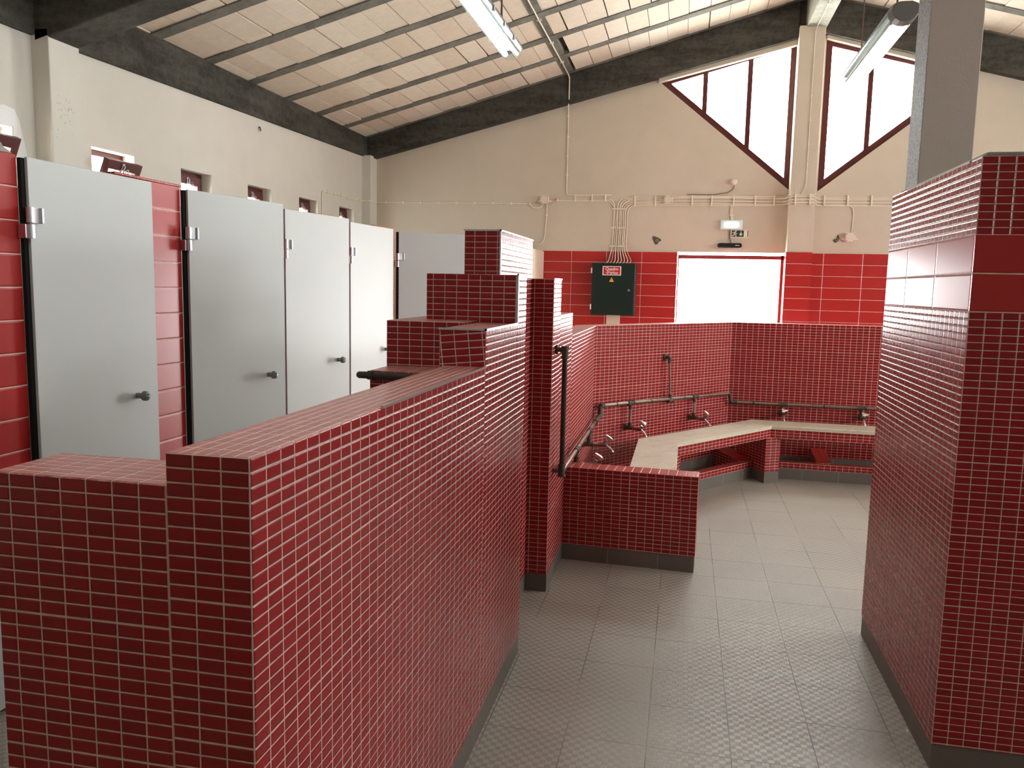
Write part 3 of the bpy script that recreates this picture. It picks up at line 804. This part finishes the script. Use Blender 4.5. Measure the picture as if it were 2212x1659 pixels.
pipe([w2p(.925, .70), w2p(.895, 1.06)], .0095); fit(w2p(.925, .706), (D2.x, D2.y, 0), .021, .07); fit(w2p(.925, .735), (0,0,1), .017, .05)
fit(w2p(.895, 1.055), (0,0,1), .016, .05)
q = MB(); a = Vector((*(C1+D2*.895), 1.075)); n3 = Vector((N2.x, N2.y, 0)); q.cyl(a, a+n3*.05, .013); q.cyl(a, a+n3*.012, .030, 20); q.build('wall_flange', 'fitting', wp, smooth=True)
for (y, z) in ((5.10, .647), (5.9, .65)): fit((px, y, z), (0,1,0), .0155, .018, 'joint_ring')
for s in (.22, .66, 1.12): fit(w2p(s, .735-.0183*s), (D2.x, D2.y, 0), .0150, .014, 'joint_ring')
for x in (.66, 1.28): fit((x, y3, .615), (1,0,0), .0150, .014, 'joint_ring')
def tap(wallp, out, pipez, z, label, along):
    """drop from the pipe plus the tap itself"""
    o = Vector((out[0], out[1], 0)).normalized(); base = Vector((wallp[0], wallp[1], 0)) + o*.05
    pipe([(base.x, base.y, pipez), (base.x, base.y, z+.02)], .0105); fit((base.x, base.y, pipez), along, .021, .075)
    fit((base.x, base.y, pipez-.032), (0,0,1), .016, .036); fit((base.x, base.y, z+.02), (0,0,1), .018, .05)
    r = thing('water_tap', label, 'tap', (base.x, base.y, z), 'taps on the wash area pipe', rz=math.atan2(o.y, o.x))
    q = MB(); q.tube([(-.048, 0, 0), (-.036, 0, 0), (-.034, 0, 0), (.03, 0, 0)], [.024, .024, .016, .016], 14); q.build('wall_union', 'fitting', r, smooth=True)
    q = MB(); q.tube([(.025, 0, 0), (.045, 0, 0), (.05, 0, 0), (.085, 0, 0), (.112, 0, .006), (.125, 0, .004)], [.012, .013, .010, .0125, .019, .014], 14)
    q.tube([(.100, 0, .0), (.118, 0, .024), (.124, 0, .032)], [.015, .013, .011], 12); q.build('valve_body', 'brass', r, smooth=True)
    q = MB(); q.tube([(.118, 0, .002), (.132, 0, -.012), (.150, 0, -.022), (.164, 0, -.036), (.168, 0, -.050)], [.011, .010, .009, .009, .0085], 12); q.build('spout', 'chrome', r, smooth=True)
    hd = MB(); ax = Vector((.55, 0, .835)).normalized(); c = Vector((.130, 0, .040)); pts = []; F = []
    sd = Vector((0,1,0)); up = ax.cross(sd)
    nseg = 36; prof = [(.0, .009), (.004, .017), (.020, .024), (.027, .023), (.030, .016), (.030, .0)]
    for (hh, rr) in prof:
        for j in range(nseg):
            a = 2*PI*j/nseg; k2 = 1.22*rr*(1+.22*math.cos(3*a)*(1 if rr > .012 else 0)); pts.append(tuple(c+ax*hh+(sd*math.cos(a)+up*math.sin(a))*k2))
    for i in range(len(prof)-1):
        for j in range(nseg): F.append([i*nseg+j, i*nseg+(j+1)%nseg, (i+1)*nseg+(j+1)%nseg, (i+1)*nseg+j])
    hd.add(pts, F); hd.build('handle', 'chrome', r, smooth=True)
tap((TX, 4.945), (1, 0), .645, .560, 'tap half hidden behind the low red wall, only its chrome handle showing', (0,1,0))
tap((TX, 5.640), (1, 0), .648, .552, 'leftmost fully visible tap, on the left wall of the wash area', (0,1,0))
a = C1+D2*.40; tap((a.x, a.y), N2, .728, .522, 'tap on the middle wall nearer the left corner, left of the tall riser', (D2.x, D2.y, 0))
a = C1+D2*1.282; tap((a.x, a.y), N2, .712, .522, 'tap on the middle wall right of the tall riser', (D2.x, D2.y, 0))
tap((.922, 7.85), (0, -1), .615, .520, 'tap on the far wash area wall above the bench corner', (1,0,0))
tap((1.608, 7.85), (0, -1), .616, .520, 'rightmost tap, on the far wall beside the tall red pier', (1,0,0))

# ------------------------------------------------------------------ right-hand tiled pier with its column
rp = thing('tiled_pier', 'tall red mosaic wall pier at the right with a band of large plain tiles', 'pier', (0, 0, 0))
X0, X1, Y0, Y1, ZT = .905, 1.9, 2.912, 4.072, 2.092
z1, z2 = 1.846, 1.597
b = MB(); b.box(X0, X1, Y0, Y1, z1, ZT, uy=Y0, ux=X0-.0, vz=ZT); b.box(X0, X1, Y0, Y1, .098, z2, ux=X0, vz=z2, skip='-z +z')
b.build('mosaic_tiles', 'mosaic', rp)
b = MB(); b.box(X0, X1, Y0, Y1, z2, z1, uy=Y0+.008, ux=X0-.005, vz=z1, skip='-z +z'); b.build('plain_tile_band', 'bigtile', rp)
b = MB(); b.box(X0+.003, X1, Y0+.003, Y1-.003, 0, .098, vz=.3, ux=X0, uy=Y0-.05); b.build('skirting', 'graybase', rp)
b = MB(); b.box(X0+.018, X1, Y0+.02, Y1-.06, ZT, ZT+.016); b.build('mortar_cap', 'mortar', rp, bevel=.006)
b = MB(); b.box(X0-.002, X0+.004, Y0+.12, Y1-.25, ZT-.004, ZT+.003); b.build('edge_trim', 'steel_trim', rp)
cx0, cx1, cy0, cy1 = .950, 1.160, 3.855, 4.058
b = MB(); b.box(cx0, cx1, cy0, cy1, ZT+.01, ceil(1.05)+.02)
for i in range(len(b.f)):
    if i == 5: b.mi[i] = 1
tag(b.build('concrete_column', ['column_paint', 'column_rough'], bevel=.004), 'square grey concrete column rising from the tall red pier at the right', 'column')

# ------------------------------------------------------------------ fluorescent lamps
def lamp(x, yf, label, wires, second='tube_off', side=1):
    r = thing('fluorescent_lamp', label, 'lamp', (x, yf-.64, 2.985), 'hanging fluorescent lamps')
    L = .64; n = 12
    q = MB(); prof = [(-.066, .012), (-.060, .035), (-.03, .048), (.03, .048), (.060, .035), (.066, .012)]
    q.prism(prof, lambda t: (t[0], -L, t[1]), lambda t: (t[0], L-.03, t[1])); q.build('housing', 'lamp_grey', r, bevel=.003)
    q = MB(); q.box(-.060, .060, -L+.05, L-.05, .004, .011); q.build('reflector', 'reflector', r)
    # clear trough-shaped cover with a rounded far end
    cv = MB(); rings = []
    stations = [(-L+.03, 1.0), (-L+.06, 1.0), (L-.10, 1.0), (L-.05, .97), (L-.02, .86), (L-.004, .62), (L, .35)]
    for (y, k) in stations:
        rings.append([(.066*k*math.cos(PI+PI*j/n), y, .012+.062*k*math.sin(PI+PI*j/n)) for j in range(n+1)])
    P = [p for R_ in rings for p in R_]; F = []
    for i in range(len(rings)-1):
        for j in range(n): F.append([i*(n+1)+j, (i+1)*(n+1)+j, (i+1)*(n+1)+j+1, i*(n+1)+j+1])
    F.append([(len(rings)-1)*(n+1)+j for j in range(n+1)])
    cv.add(P, F); cv.build('cover', 'diffuser', r, smooth=True)
    cap = MB(); cap.prism([(.069*math.cos(PI+PI*j/8), .014+.066*math.sin(PI+PI*j/8)) for j in range(9)]+[(.06, .04), (.03, .052), (-.03, .052), (-.06, .04)], lambda t: (t[0]*.9, -L-.035, t[1]*.9), lambda t: (t[0], -L+.035, t[1]))
    cap.build('end_cap', 'lamp_grey', r, bevel=.004)
    for xx, mt in ((-.032*side, 'tube_on'), (.034*side, second)):
        t = MB(); t.cyl((xx, -L+.06, -.016), (xx, L-.055, -.016), .0145, 12); t.build('tube', mt, r, smooth=True)
        h = MB(); h.box(xx-.014, xx+.014, -L+.03, -L+.062, -.034, .006); h.build('tube_holder', 'lamp_grey', r)
    for yy in (-.36, -.12, .12, .36):
        c = MB(); c.box(.060, .071, yy-.008, yy+.008, -.006, .018); c.build('clip', 'alu', r)
    for (dx, yy) in wires:
        z = ceil(x+dx)-2.985; wv = MB(); wv.tube([(dx, yy-.012, .045), (dx, yy, .20), (dx, yy, z)], .0035, 6); wv.tube([(dx, yy+.014, .045), (dx, yy, .20)], .003, 6); wv.build('hanging_wire', 'wire', r)
lamp(-1.045, 4.80, 'left hanging fluorescent lamp with clear cover, cut by the top picture edge', [(.048, .13), (.048, -.5)])
lamp(.962, 5.66, 'right hanging fluorescent lamp with clear cover, partly hidden by the grey column', [(.0, .38), (0, -.48)], side=-1)

lamp(-1.045, 1.95, 'added unseen fluorescent lamp over the near end of the left red partition, above the picture', [(.048, .13), (.048, -.5)], 'tube_on')  # out-of-view lamp, added to brighten the partition tops

# ------------------------------------------------------------------ electrics on the back wall
D = YB
eb = thing('electrical_box', 'dark green electrical cabinet with red warning sign on the red tiled back wall', 'cabinet', (-.81, D-.012, 1.342))
b = MB(); b.box(-.248, .248, -.17, 0, 0, .588); b.build('case', 'green', eb, bevel=.004)
b = MB(); b.box(-.240, .240, -.188, -.171, .006, .582); dr = b.build('door', 'green', eb, bevel=.004)
for z in (.09, .50):
    h = MB(); h.box(-.256, -.243, -.19, -.16, z-.03, z+.03); h.build('hinge', 'white', dr)
h = MB(); h.cyl((.178, -.189, .285), (.178, -.194, .285), .013, 16); h.build('lock', 'alu', dr, smooth=True)
s = MB(); s.box(-.125, .085, -.1895, -.188, .448, .552); sg = s.build('warning_sign', 'white', dr); sg['label'] = 'red and white sign reading Quadro elétrico'
s = MB(); s.box(-.112, .072, -.191, -.1895, .458, .542); s.build('sign_field', 'sign_red', sg)
def text(body, size, loc, parent, name, mat, bold=.0):
    cu = bpy.data.curves.new(name, 'FONT'); cu.body = body; cu.size = size; cu.align_x = 'CENTER'; cu.align_y = 'CENTER'; cu.extrude = .0006; cu.offset = bold
    t = bpy.data.objects.new(name+'_c', cu); COL.objects.link(t); bpy.context.view_layer.update()
    me = bpy.data.meshes.new_from_object(t.evaluated_get(bpy.context.evaluated_depsgraph_get())); bpy.data.objects.remove(t)
    o = bpy.data.objects.new(name, me); me.materials.clear(); me.materials.append(M[mat]); COL.objects.link(o)
    o.rotation_euler = (PI/2, 0, 0); o.location = loc; o.parent = parent; return o
text('Quadro', .046, (-.020, -.1918, .519), sg, 'lettering', 'white', .0013)
text('elétrico', .046, (-.020, -.1918, .479), sg, 'lettering', 'white', .0013)
s = MB(); s.prism([(-.047, .376), (.007, .376), (-.020, .426)], lambda t: (t[0], -.1895, t[1]), lambda t: (t[0], -.188, t[1])); tri = s.build('hazard_triangle', 'yellow', dr)
s = MB(); s.prism([(-.018, .414), (-.026, .396), (-.021, .397), (-.023, .383), (-.0145, .401), (-.0195, .400)], lambda t: (t[0], -.1905, t[1]), lambda t: (t[0], -.1895, t[1])); s.build('bolt_mark', 'black', tri)

CY = D-.009     # cable centre plane
def cable(parent, pts, r=.0065, rad=.06, name='cable'):
    q = MB(); q.tube(rounded(pts, rad), r, 6); return q.build(name, 'cable', parent, smooth=True)
def clip(parent, x, z, w, h, y=None):
    y = D if y is None else y
    q = MB(); q.box(x-w/2, x+w/2, y-.021, y, z-h/2, z+h/2); return q.build('clip', 'cable', parent, bevel=.002)
cr = thing('cable_bundle', 'thick bundle of cream cables rising from the green cabinet and bending right along the wall', 'cable')
xs = [-.845, -.825, -.803, -.777, -.758, -.735, -.716, -.690]
zs = [2.60, 2.684, 2.668, 2.652, 2.634, 2.618, 2.602, 2.588]
PX0, PX1, PY = 1.045, 1.305, 9.33
for i, (x, z) in enumerate(zip(xs, zs)):
    xb = -.905 + i*.037; pts = [(xb, CY-.06, 1.93), (xb+.02, CY-.03, 1.96), (x-.010, CY, 2.10), (x, CY, 2.3)]
    if i == 0: pts += [(x, CY, z), (-.872, CY, 2.640), (-.90, CY, 2.650)]
    elif i == 1: pts += [(x+.02, CY, 2.54), (-.63, CY, z)]
    else: pts += [(x, CY, z)]
    if i in (3, 5): pts += [(-.33, CY, z), (-.27, CY, 2.648)]
    elif i == 7: pts += [(.9, CY, z-.004)]
    elif i: pts += [(.3, CY, z), (PX0-.02, CY, z-.012), (PX0-.014, PY-.012, z-.004), (PX1+.014, PY-.012, z), (PX1+.02, CY, z-.018), (1.55, CY, z-.02), (3.6, CY, z-.03)]
    if i: cable(cr, pts, .0034 if i in (1, 7) else .0052, .02 if i == 1 else .10)
    else: cable(cr, pts, .0052, .02)
cable(cr, [(-.205, CY, 2.655), (-.12, CY, 2.676), (.9, CY, 2.676)], .0052)
for z in (2.545, 2.335, 2.125):
    q = MB(); d_ = -.012 if z < 2.4 else 0
    for (a, b_) in ((-.868, -.81), (-.79, -.70)):
        q.box(a+d_, b_+d_, D-.02, D, z-.007, z+.007)
    q.build('clip', 'cable', cr, bevel=.002)
for x in (-.615, -.385, .02, .235, .47, .70, .90, 1.42, 1.66, 1.90, 2.14, 2.4): clip(cr, x, 2.635, .014, .115)
for x in (1.10, 1.25): clip(cr, x, 2.630, .014, .115, PY)
def jbox(x, z, w, h, label, name='junction_box'):
    r = thing(name, label, 'junction box', (x, D, z))
    b = MB(); b.box(-w/2, w/2, -.045, 0, -h/2, h/2); b.build('case', 'cream_box', r, bevel=.004)
    b = MB(); b.box(-w/2-.002, w/2+.002, -.055, -.045, -h/2-.002, h/2+.002); ld = b.build('lid', 'cream_box', r, bevel=.003)
    for sx in (-1, 1):
        for sz in (-1, 1):
            s = MB(); s.cyl((sx*(w/2-.011), -.055, sz*(h/2-.011)), (sx*(w/2-.011), -.0575, sz*(h/2-.011)), .005, 8); s.build('screw', 'wire', ld)
    for sx in (-1, 1):
        gld = MB(); gld.tube([(sx*w/2, -.024, -.018), (sx*(w/2+.02), -.024, -.018), (sx*(w/2+.032), -.024, -.018)], [.013, .013, .009], 10); gld.build('gland', 'cream_box', r, smooth=True)
jbox(-1.648, 2.648, .090, .090, 'cream junction box at the left end of the back wall cables')
jbox(-.240, 2.648, .090, .085, 'cream junction box in the cable bundle above the doorway')
jbox(1.706, 2.244, .100, .092, 'cream wall box low on the right beside the plaster hole')

lc = thing('cable_run', 'single cream cable along the back wall from the left corner to the junction box', 'cable')
cable(lc, [(-3.70, CY, 2.622), (-1.83, CY, 2.604), (-1.79, CY, 2.56), (-1.70, CY, 2.555), (-1.67, CY, 2.60)], .0065, .05)
for i in range(9): clip(lc, -3.60+.222*i, 2.622-.0021*i, .016, .030)
lc2 = thing('cable_run', 'cream cable climbing the left wall and turning to the back corner', 'cable')
q = [(XL+.009, 8.19, 1.9), (XL+.009, 8.19, 2.612), (XL+.009, 9.29, 2.616), (-3.71, 9.29, 2.618), (-3.71, 9.48, 2.62)]
cable(lc2, q, .0065, .05)
for y in (8.33, 8.50, 8.68, 8.86, 9.04, 9.21):
    c_ = MB(); c_.box(XL, XL+.02, y-.008, y+.008, 2.60, 2.63); c_.build('clip', 'cable', lc2)
for z in (2.35,): c_ = MB(); c_.box(XL, XL+.02, 8.175, 8.205, z-.008, z+.008); c_.build('clip', 'cable', lc2)
lc3 = thing('cable_run', 'cream cable hanging down the back wall from the left junction box', 'cable')
cable(lc3, [(-1.625, CY, 2.61), (-1.622, CY, 2.50), (-1.640, CY, 2.25), (-1.655, CY, 2.16), (-1.80, CY, 2.12)], .0055, .06); clip(lc3, -1.622, 2.47, .03, .012)
lc4 = thing('cable_run', 'pair of cream cables from the left junction box to the cable bundle', 'cable')
cable(lc4, [(-1.60, CY, 2.625), (-1.50, CY, 2.640), (-.90, CY, 2.634), (-.872, CY, 2.60), (-.850, CY, 2.57)], .0055, .05)
for x in (-1.505, -1.295, -1.10, -.95): clip(lc4, x, 2.668 if x > -1.4 else 2.645, .014, .085 if x > -1.4 else .04)
lc5 = thing('cable_run', 'cream cable dropping down the back wall from the gable beam and ceiling rib', 'cable')
zb = lowL(-1.40)
cable(lc5, [(-1.40, JY[1], ceil(-1.40)-.006), (-1.40, 9.36, ceil(-1.40)-.010), (-1.385, 9.385, 3.98), (-1.385, 9.388, zb+.06), (-1.40, 9.46, zb-.02), (-1.402, CY, zb-.05), (-1.398, CY, 2.705), (-1.30, CY, 2.700), (-.88, CY, 2.702)], .0065, .03)
for z in (3.58, 3.36, 3.14, 2.93): clip(lc5, -1.401, z, .028, .012)
for y in (8.9, 8.2, 7.5, 6.9):
    c_ = MB(); c_.box(-1.42, -1.38, y-.01, y+.01, ceil(-1.40)-.016, ceil(-1.40)+.004); c_.build('clip', 'cable', lc5)
lc6 = thing('cable_run', 'pale wire running down the cream pier from the ridge beam', 'cable')
cable(lc6, [(1.215, 6.0, 4.397), (1.212, 9.26, 4.397), (1.20, 9.322, 4.35), (1.20, 9.322, 2.78), (1.16, 9.322, 2.69)], .004, .04)
for z in (4.0, 3.7, 3.45, 3.2, 3.0): clip(lc6, 1.20, z, .016, .010, 9.33)
for y in (8.6, 7.8, 7.0): c_ = MB(); c_.box(1.198, 1.23, y-.008, y+.008, 4.389, 4.406); c_.build('clip', 'cable', lc6)

dt = thing('smoke_detector', 'small round cream detector on the back wall below the left gable window', 'detector', (.462, D, 2.838))
q = MB(); q.tube([(0, 0, 0), (0, -.02, 0), (0, -.035, 0), (0, -.05, 0), (0, -.055, 0)], [.036, .036, .030, .026, .016], 20); q.build('body', 'cream_box', dt, smooth=True)
q = MB(); q.tube([(.006, -.02, -.03), (.0, -.008, -.07), (-.015, -.008, -.085), (-.06, -.008, -.115), (-.22, -.008, -.135), (-.5, -.008, -.13)], .004, 6); q.build('wire', 'wire', dt)

em = thing('emergency_light', 'lit white emergency light above the green exit sign', 'light', (.458, D, 2.373))
b = MB(); b.box(-.117, .117, -.03, 0, -.050, .050); b.build('back_case', 'white', em, bevel=.004)
b = MB(); b.box(-.075, .075, -.046, -.033, -.016, .016); b.build('lit_tube', 'em_led', em, bevel=.006)
b = MB(); b.box(-.118, .118, -.060, -.0305, -.051, .051, skip='+y'); b.build('cover', 'diffuser', em, bevel=.006)
q = MB(); q.tube([(.0, -.012, .05), (-.006, -.010, .09), (-.012, -.010, .12), (-.012, -.010, .215)], .006, 6); q.tube([(.012, -.012, .05), (.002, -.010, .12), (.004, -.010, .215)], .006, 6); q.box(-.024, .02, -.018, 0, .098, .110); q.build('feed_cable', 'cable', em, smooth=False)

ex = thing('exit_sign', 'green emergency exit sign with running figure and down arrow', 'sign', (.557, D, 2.277))
b = MB(); b.box(-.100, .094, -.012, 0, -.043, .043); b.build('board', 'sign_cream', ex, bevel=.001)
b = MB(); b.box(-.090, .088, -.0135, -.0115, -.034, .035); gp = b.build('green_field', 'sign_green', ex)
b = MB(); b.box(.040, .079, -.0148, -.0132, -.033, .033); b.build('cream_panel', 'sign_cream', gp)
S0, S1 = -.0155, -.0132
def stroke(mb, pts, w):
    for a, b_ in zip(pts[:-1], pts[1:]):
        a = Vector(a); b_ = Vector(b_); d_ = (b_-a).normalized(); n_ = Vector((-d_.y, d_.x))*w/2; e_ = d_*w*.3
        mb.prism([tuple(a-n_-e_), tuple(b_-n_+e_), tuple(b_+n_+e_), tuple(a+n_-e_)], lambda t: (t[0], S0, t[1]), lambda t: (t[0], S1, t[1]))
fg = MB(); fg.prism([(-.046+.0085*math.cos(2*PI*j/14), .026+.0085*math.sin(2*PI*j/14)) for j in range(14)], lambda t: (t[0], S0, t[1]), lambda t: (t[0], S1, t[1]))
stroke(fg, [(-.055, .016), (-.063, -.006)], .015)
stroke(fg, [(-.058, .016), (-.072, .016), (-.080, .004)], .007)
stroke(fg, [(-.053, .013), (-.044, .003), (-.033, .002)], .007)
stroke(fg, [(-.060, -.008), (-.044, -.013), (-.043, -.030)], .009)
stroke(fg, [(-.064, -.008), (-.068, -.021), (-.084, -.021)], .009)
fg.build('running_figure', 'sign_cream', gp)
fg = MB(); stroke(fg, [(.009, .022), (.009, -.010)], .009)
fg.prism([(-.010, -.004), (.009, -.025), (.028, -.004), (.021, .003), (.009, -.009), (-.003, .003)], lambda t: (t[0], S0, t[1]), lambda t: (t[0], S1, t[1]))
fg.build('arrow', 'sign_cream', gp)

ds = thing('door_sensor', 'black rounded door sensor bar above the bright doorway', 'sensor', (.452, D, 2.143))
pill = lambda r, L_, z0: [(L_*sg_ + r*math.cos(a), z0+r*math.sin(a)) for sg_, aa in ((1, -PI/2), (-1, PI/2)) for a in [aa+PI*j/10 for j in range(11)]]
b = MB(); b.prism(pill(.027, .105, .002), lambda t: (t[0], -.05, t[1]), lambda t: (t[0], 0, t[1])); b.build('body', 'black', ds, bevel=.008, seg=3)
b = MB(); b.box(-.112, .112, -.046, -.004, -.032, -.025); b.build('lower_rim', 'silver', ds, bevel=.002)
b = MB()
for i, (x, w_, z) in enumerate(((.062, .010, .003), (.072, .007, .0045), (.081, .008, .002), (.091, .008, .0035), (.100, .006, .002))): b.box(x-w_/2, x+w_/2, -.0508, -.0495, z-.003, z+.004)
b.build('logo_mark', 'white', ds)
q = MB(); q.tube([(.012, -.015, .028), (.010, -.008, .05), (-.006, -.008, .085), (-.010, -.008, .17)], .0045, 6); q.build('wire', 'wire', ds)

def hole(x, z, pts, label):
    r = thing('plaster_hole', label, 'hole', (x, D, z))
    q = MB(); q.prism(pts, lambda t: (t[0], -.004, t[1]), lambda t: (t[0], .004, t[1])); q.build('bare_patch', 'patch', r)
    q = MB(); q.tube(arc((.004, -.006, .0), .012, 0, 2*PI, 16, (1,0,0), (0,0,1)), .004, 6, cap=False); q.build('pipe_end', 'mortar', r, smooth=True)
    q = MB(); q.cyl((.004, -.0045, 0), (.004, -.0052, 0), .010, 14); q.build('bore', 'hole', r)
hole(-.352, 2.198, [(-.050, .022), (-.042, .048), (-.010, .038), (.022, .026), (.046, .010), (.052, -.006), (.024, -.016), (.010, -.044), (-.014, -.050), (-.034, -.016)], 'ragged plaster hole between the green cabinet and the exit sign')
hole(1.572, 2.222, [(-.035, -.006), (-.014, .006), (.0, .016), (.006, .050), (.024, .040), (.030, .006), (.020, -.018), (-.010, -.036), (-.028, -.022)], 'ragged plaster hole right of the cream pier beside the wall box')
cbx = thing('cable_run', 'thin cable bending down to the cream wall box on the right', 'cable')
cable(cbx, [(1.31, CY, 2.585), (1.62, CY, 2.588), (1.715, CY, 2.57), (1.73, CY, 2.50), (1.722, CY, 2.30)], .005, .08)
# wall hook left wall
h = MB(); h.tube([(XL, 6.904, 3.02), (XL+.012, 6.904, 3.02), (XL+.018, 6.904, 2.998), (XL+.014, 6.904, 2.985)], .006, 6)
tag(h.build('wall_hook', 'fitting'), 'tiny dark hook high on the left wall', 'hook')
# small litter on the floor by the right pier
h = MB(); h.box(.893, .901, 3.16, 3.175, 0, .004); tag(h.build('tile_chip', 'white'), 'tiny pale chip on the floor against the right pier skirting', 'debris')

# ------------------------------------------------------------------ daylight
wd = bpy.data.worlds.new('World'); SC.world = wd; wd.use_nodes = True
bg = wd.node_tree.nodes['Background']; bg.inputs[0].default_value = (.97, 1.0, 1.0, 1); bg.inputs[1].default_value = 22.0
def portal(name, loc, rot, w, h):
    l = bpy.data.lights.new(name, 'AREA'); l.shape = 'RECTANGLE'; l.size = w; l.size_y = h; l.cycles.is_portal = True
    o = bpy.data.objects.new(name, l); COL.objects.link(o); o.location = loc; o.rotation_euler = rot; return o
portal('daylight_door', (.476, YB+.15, 1.04), (-PI/2, 0, 0), 1.2, 2.1)
portal('daylight_gable_left', (.33, YB+.15, 3.54), (-PI/2, 0, 0), 1.5, 1.6)
portal('daylight_gable_right', (2.1, YB+.15, 3.53), (-PI/2, 0, 0), 1.56, 1.62)
for a, b_ in RW: portal('daylight_right', (XR+.15, (a+b_)/2, 2.35), (0, PI/2, 0), .82, 1.42)
for a, b_ in WINS: portal('daylight_left', (XL-.2, (a+b_)/2, 2.25), (0, -PI/2, 0), .5, .42)

# ------------------------------------------------------------------ camera
cam = bpy.data.cameras.new('camera'); co = bpy.data.objects.new('camera', cam); COL.objects.link(co)
f, pitch, roll, yaw = 1757.06, .1200857, .02086357, .2071145
fw = Vector((-math.sin(yaw)*math.cos(pitch), math.cos(yaw)*math.cos(pitch), -math.sin(pitch)))
rt = Vector((math.cos(yaw), math.sin(yaw), 0)); up = rt.cross(fw)
rt2 = rt*math.cos(roll)+up*math.sin(roll); up2 = -rt*math.sin(roll)+up*math.cos(roll)
co.matrix_world = Matrix(((rt2.x, up2.x, -fw.x, 0), (rt2.y, up2.y, -fw.y, 0), (rt2.z, up2.z, -fw.z, 1.65), (0,0,0,1)))
cam.sensor_width = 36; cam.sensor_fit = 'HORIZONTAL'; cam.lens = 36*f/2212; cam.clip_start = .05; cam.clip_end = 200
SC.camera = co
vs = SC.view_settings; vs.view_transform = 'Standard'; vs.look = 'None'; vs.gamma = 1; vs.use_curve_mapping = False; vs.exposure = 0.7
SC.cycles.use_denoising = True
SC.cycles.max_bounces = 12; SC.cycles.diffuse_bounces = 6; SC.cycles.glossy_bounces = 4; SC.cycles.transparent_max_bounces = 12
SC.cycles.sample_clamp_indirect = 8
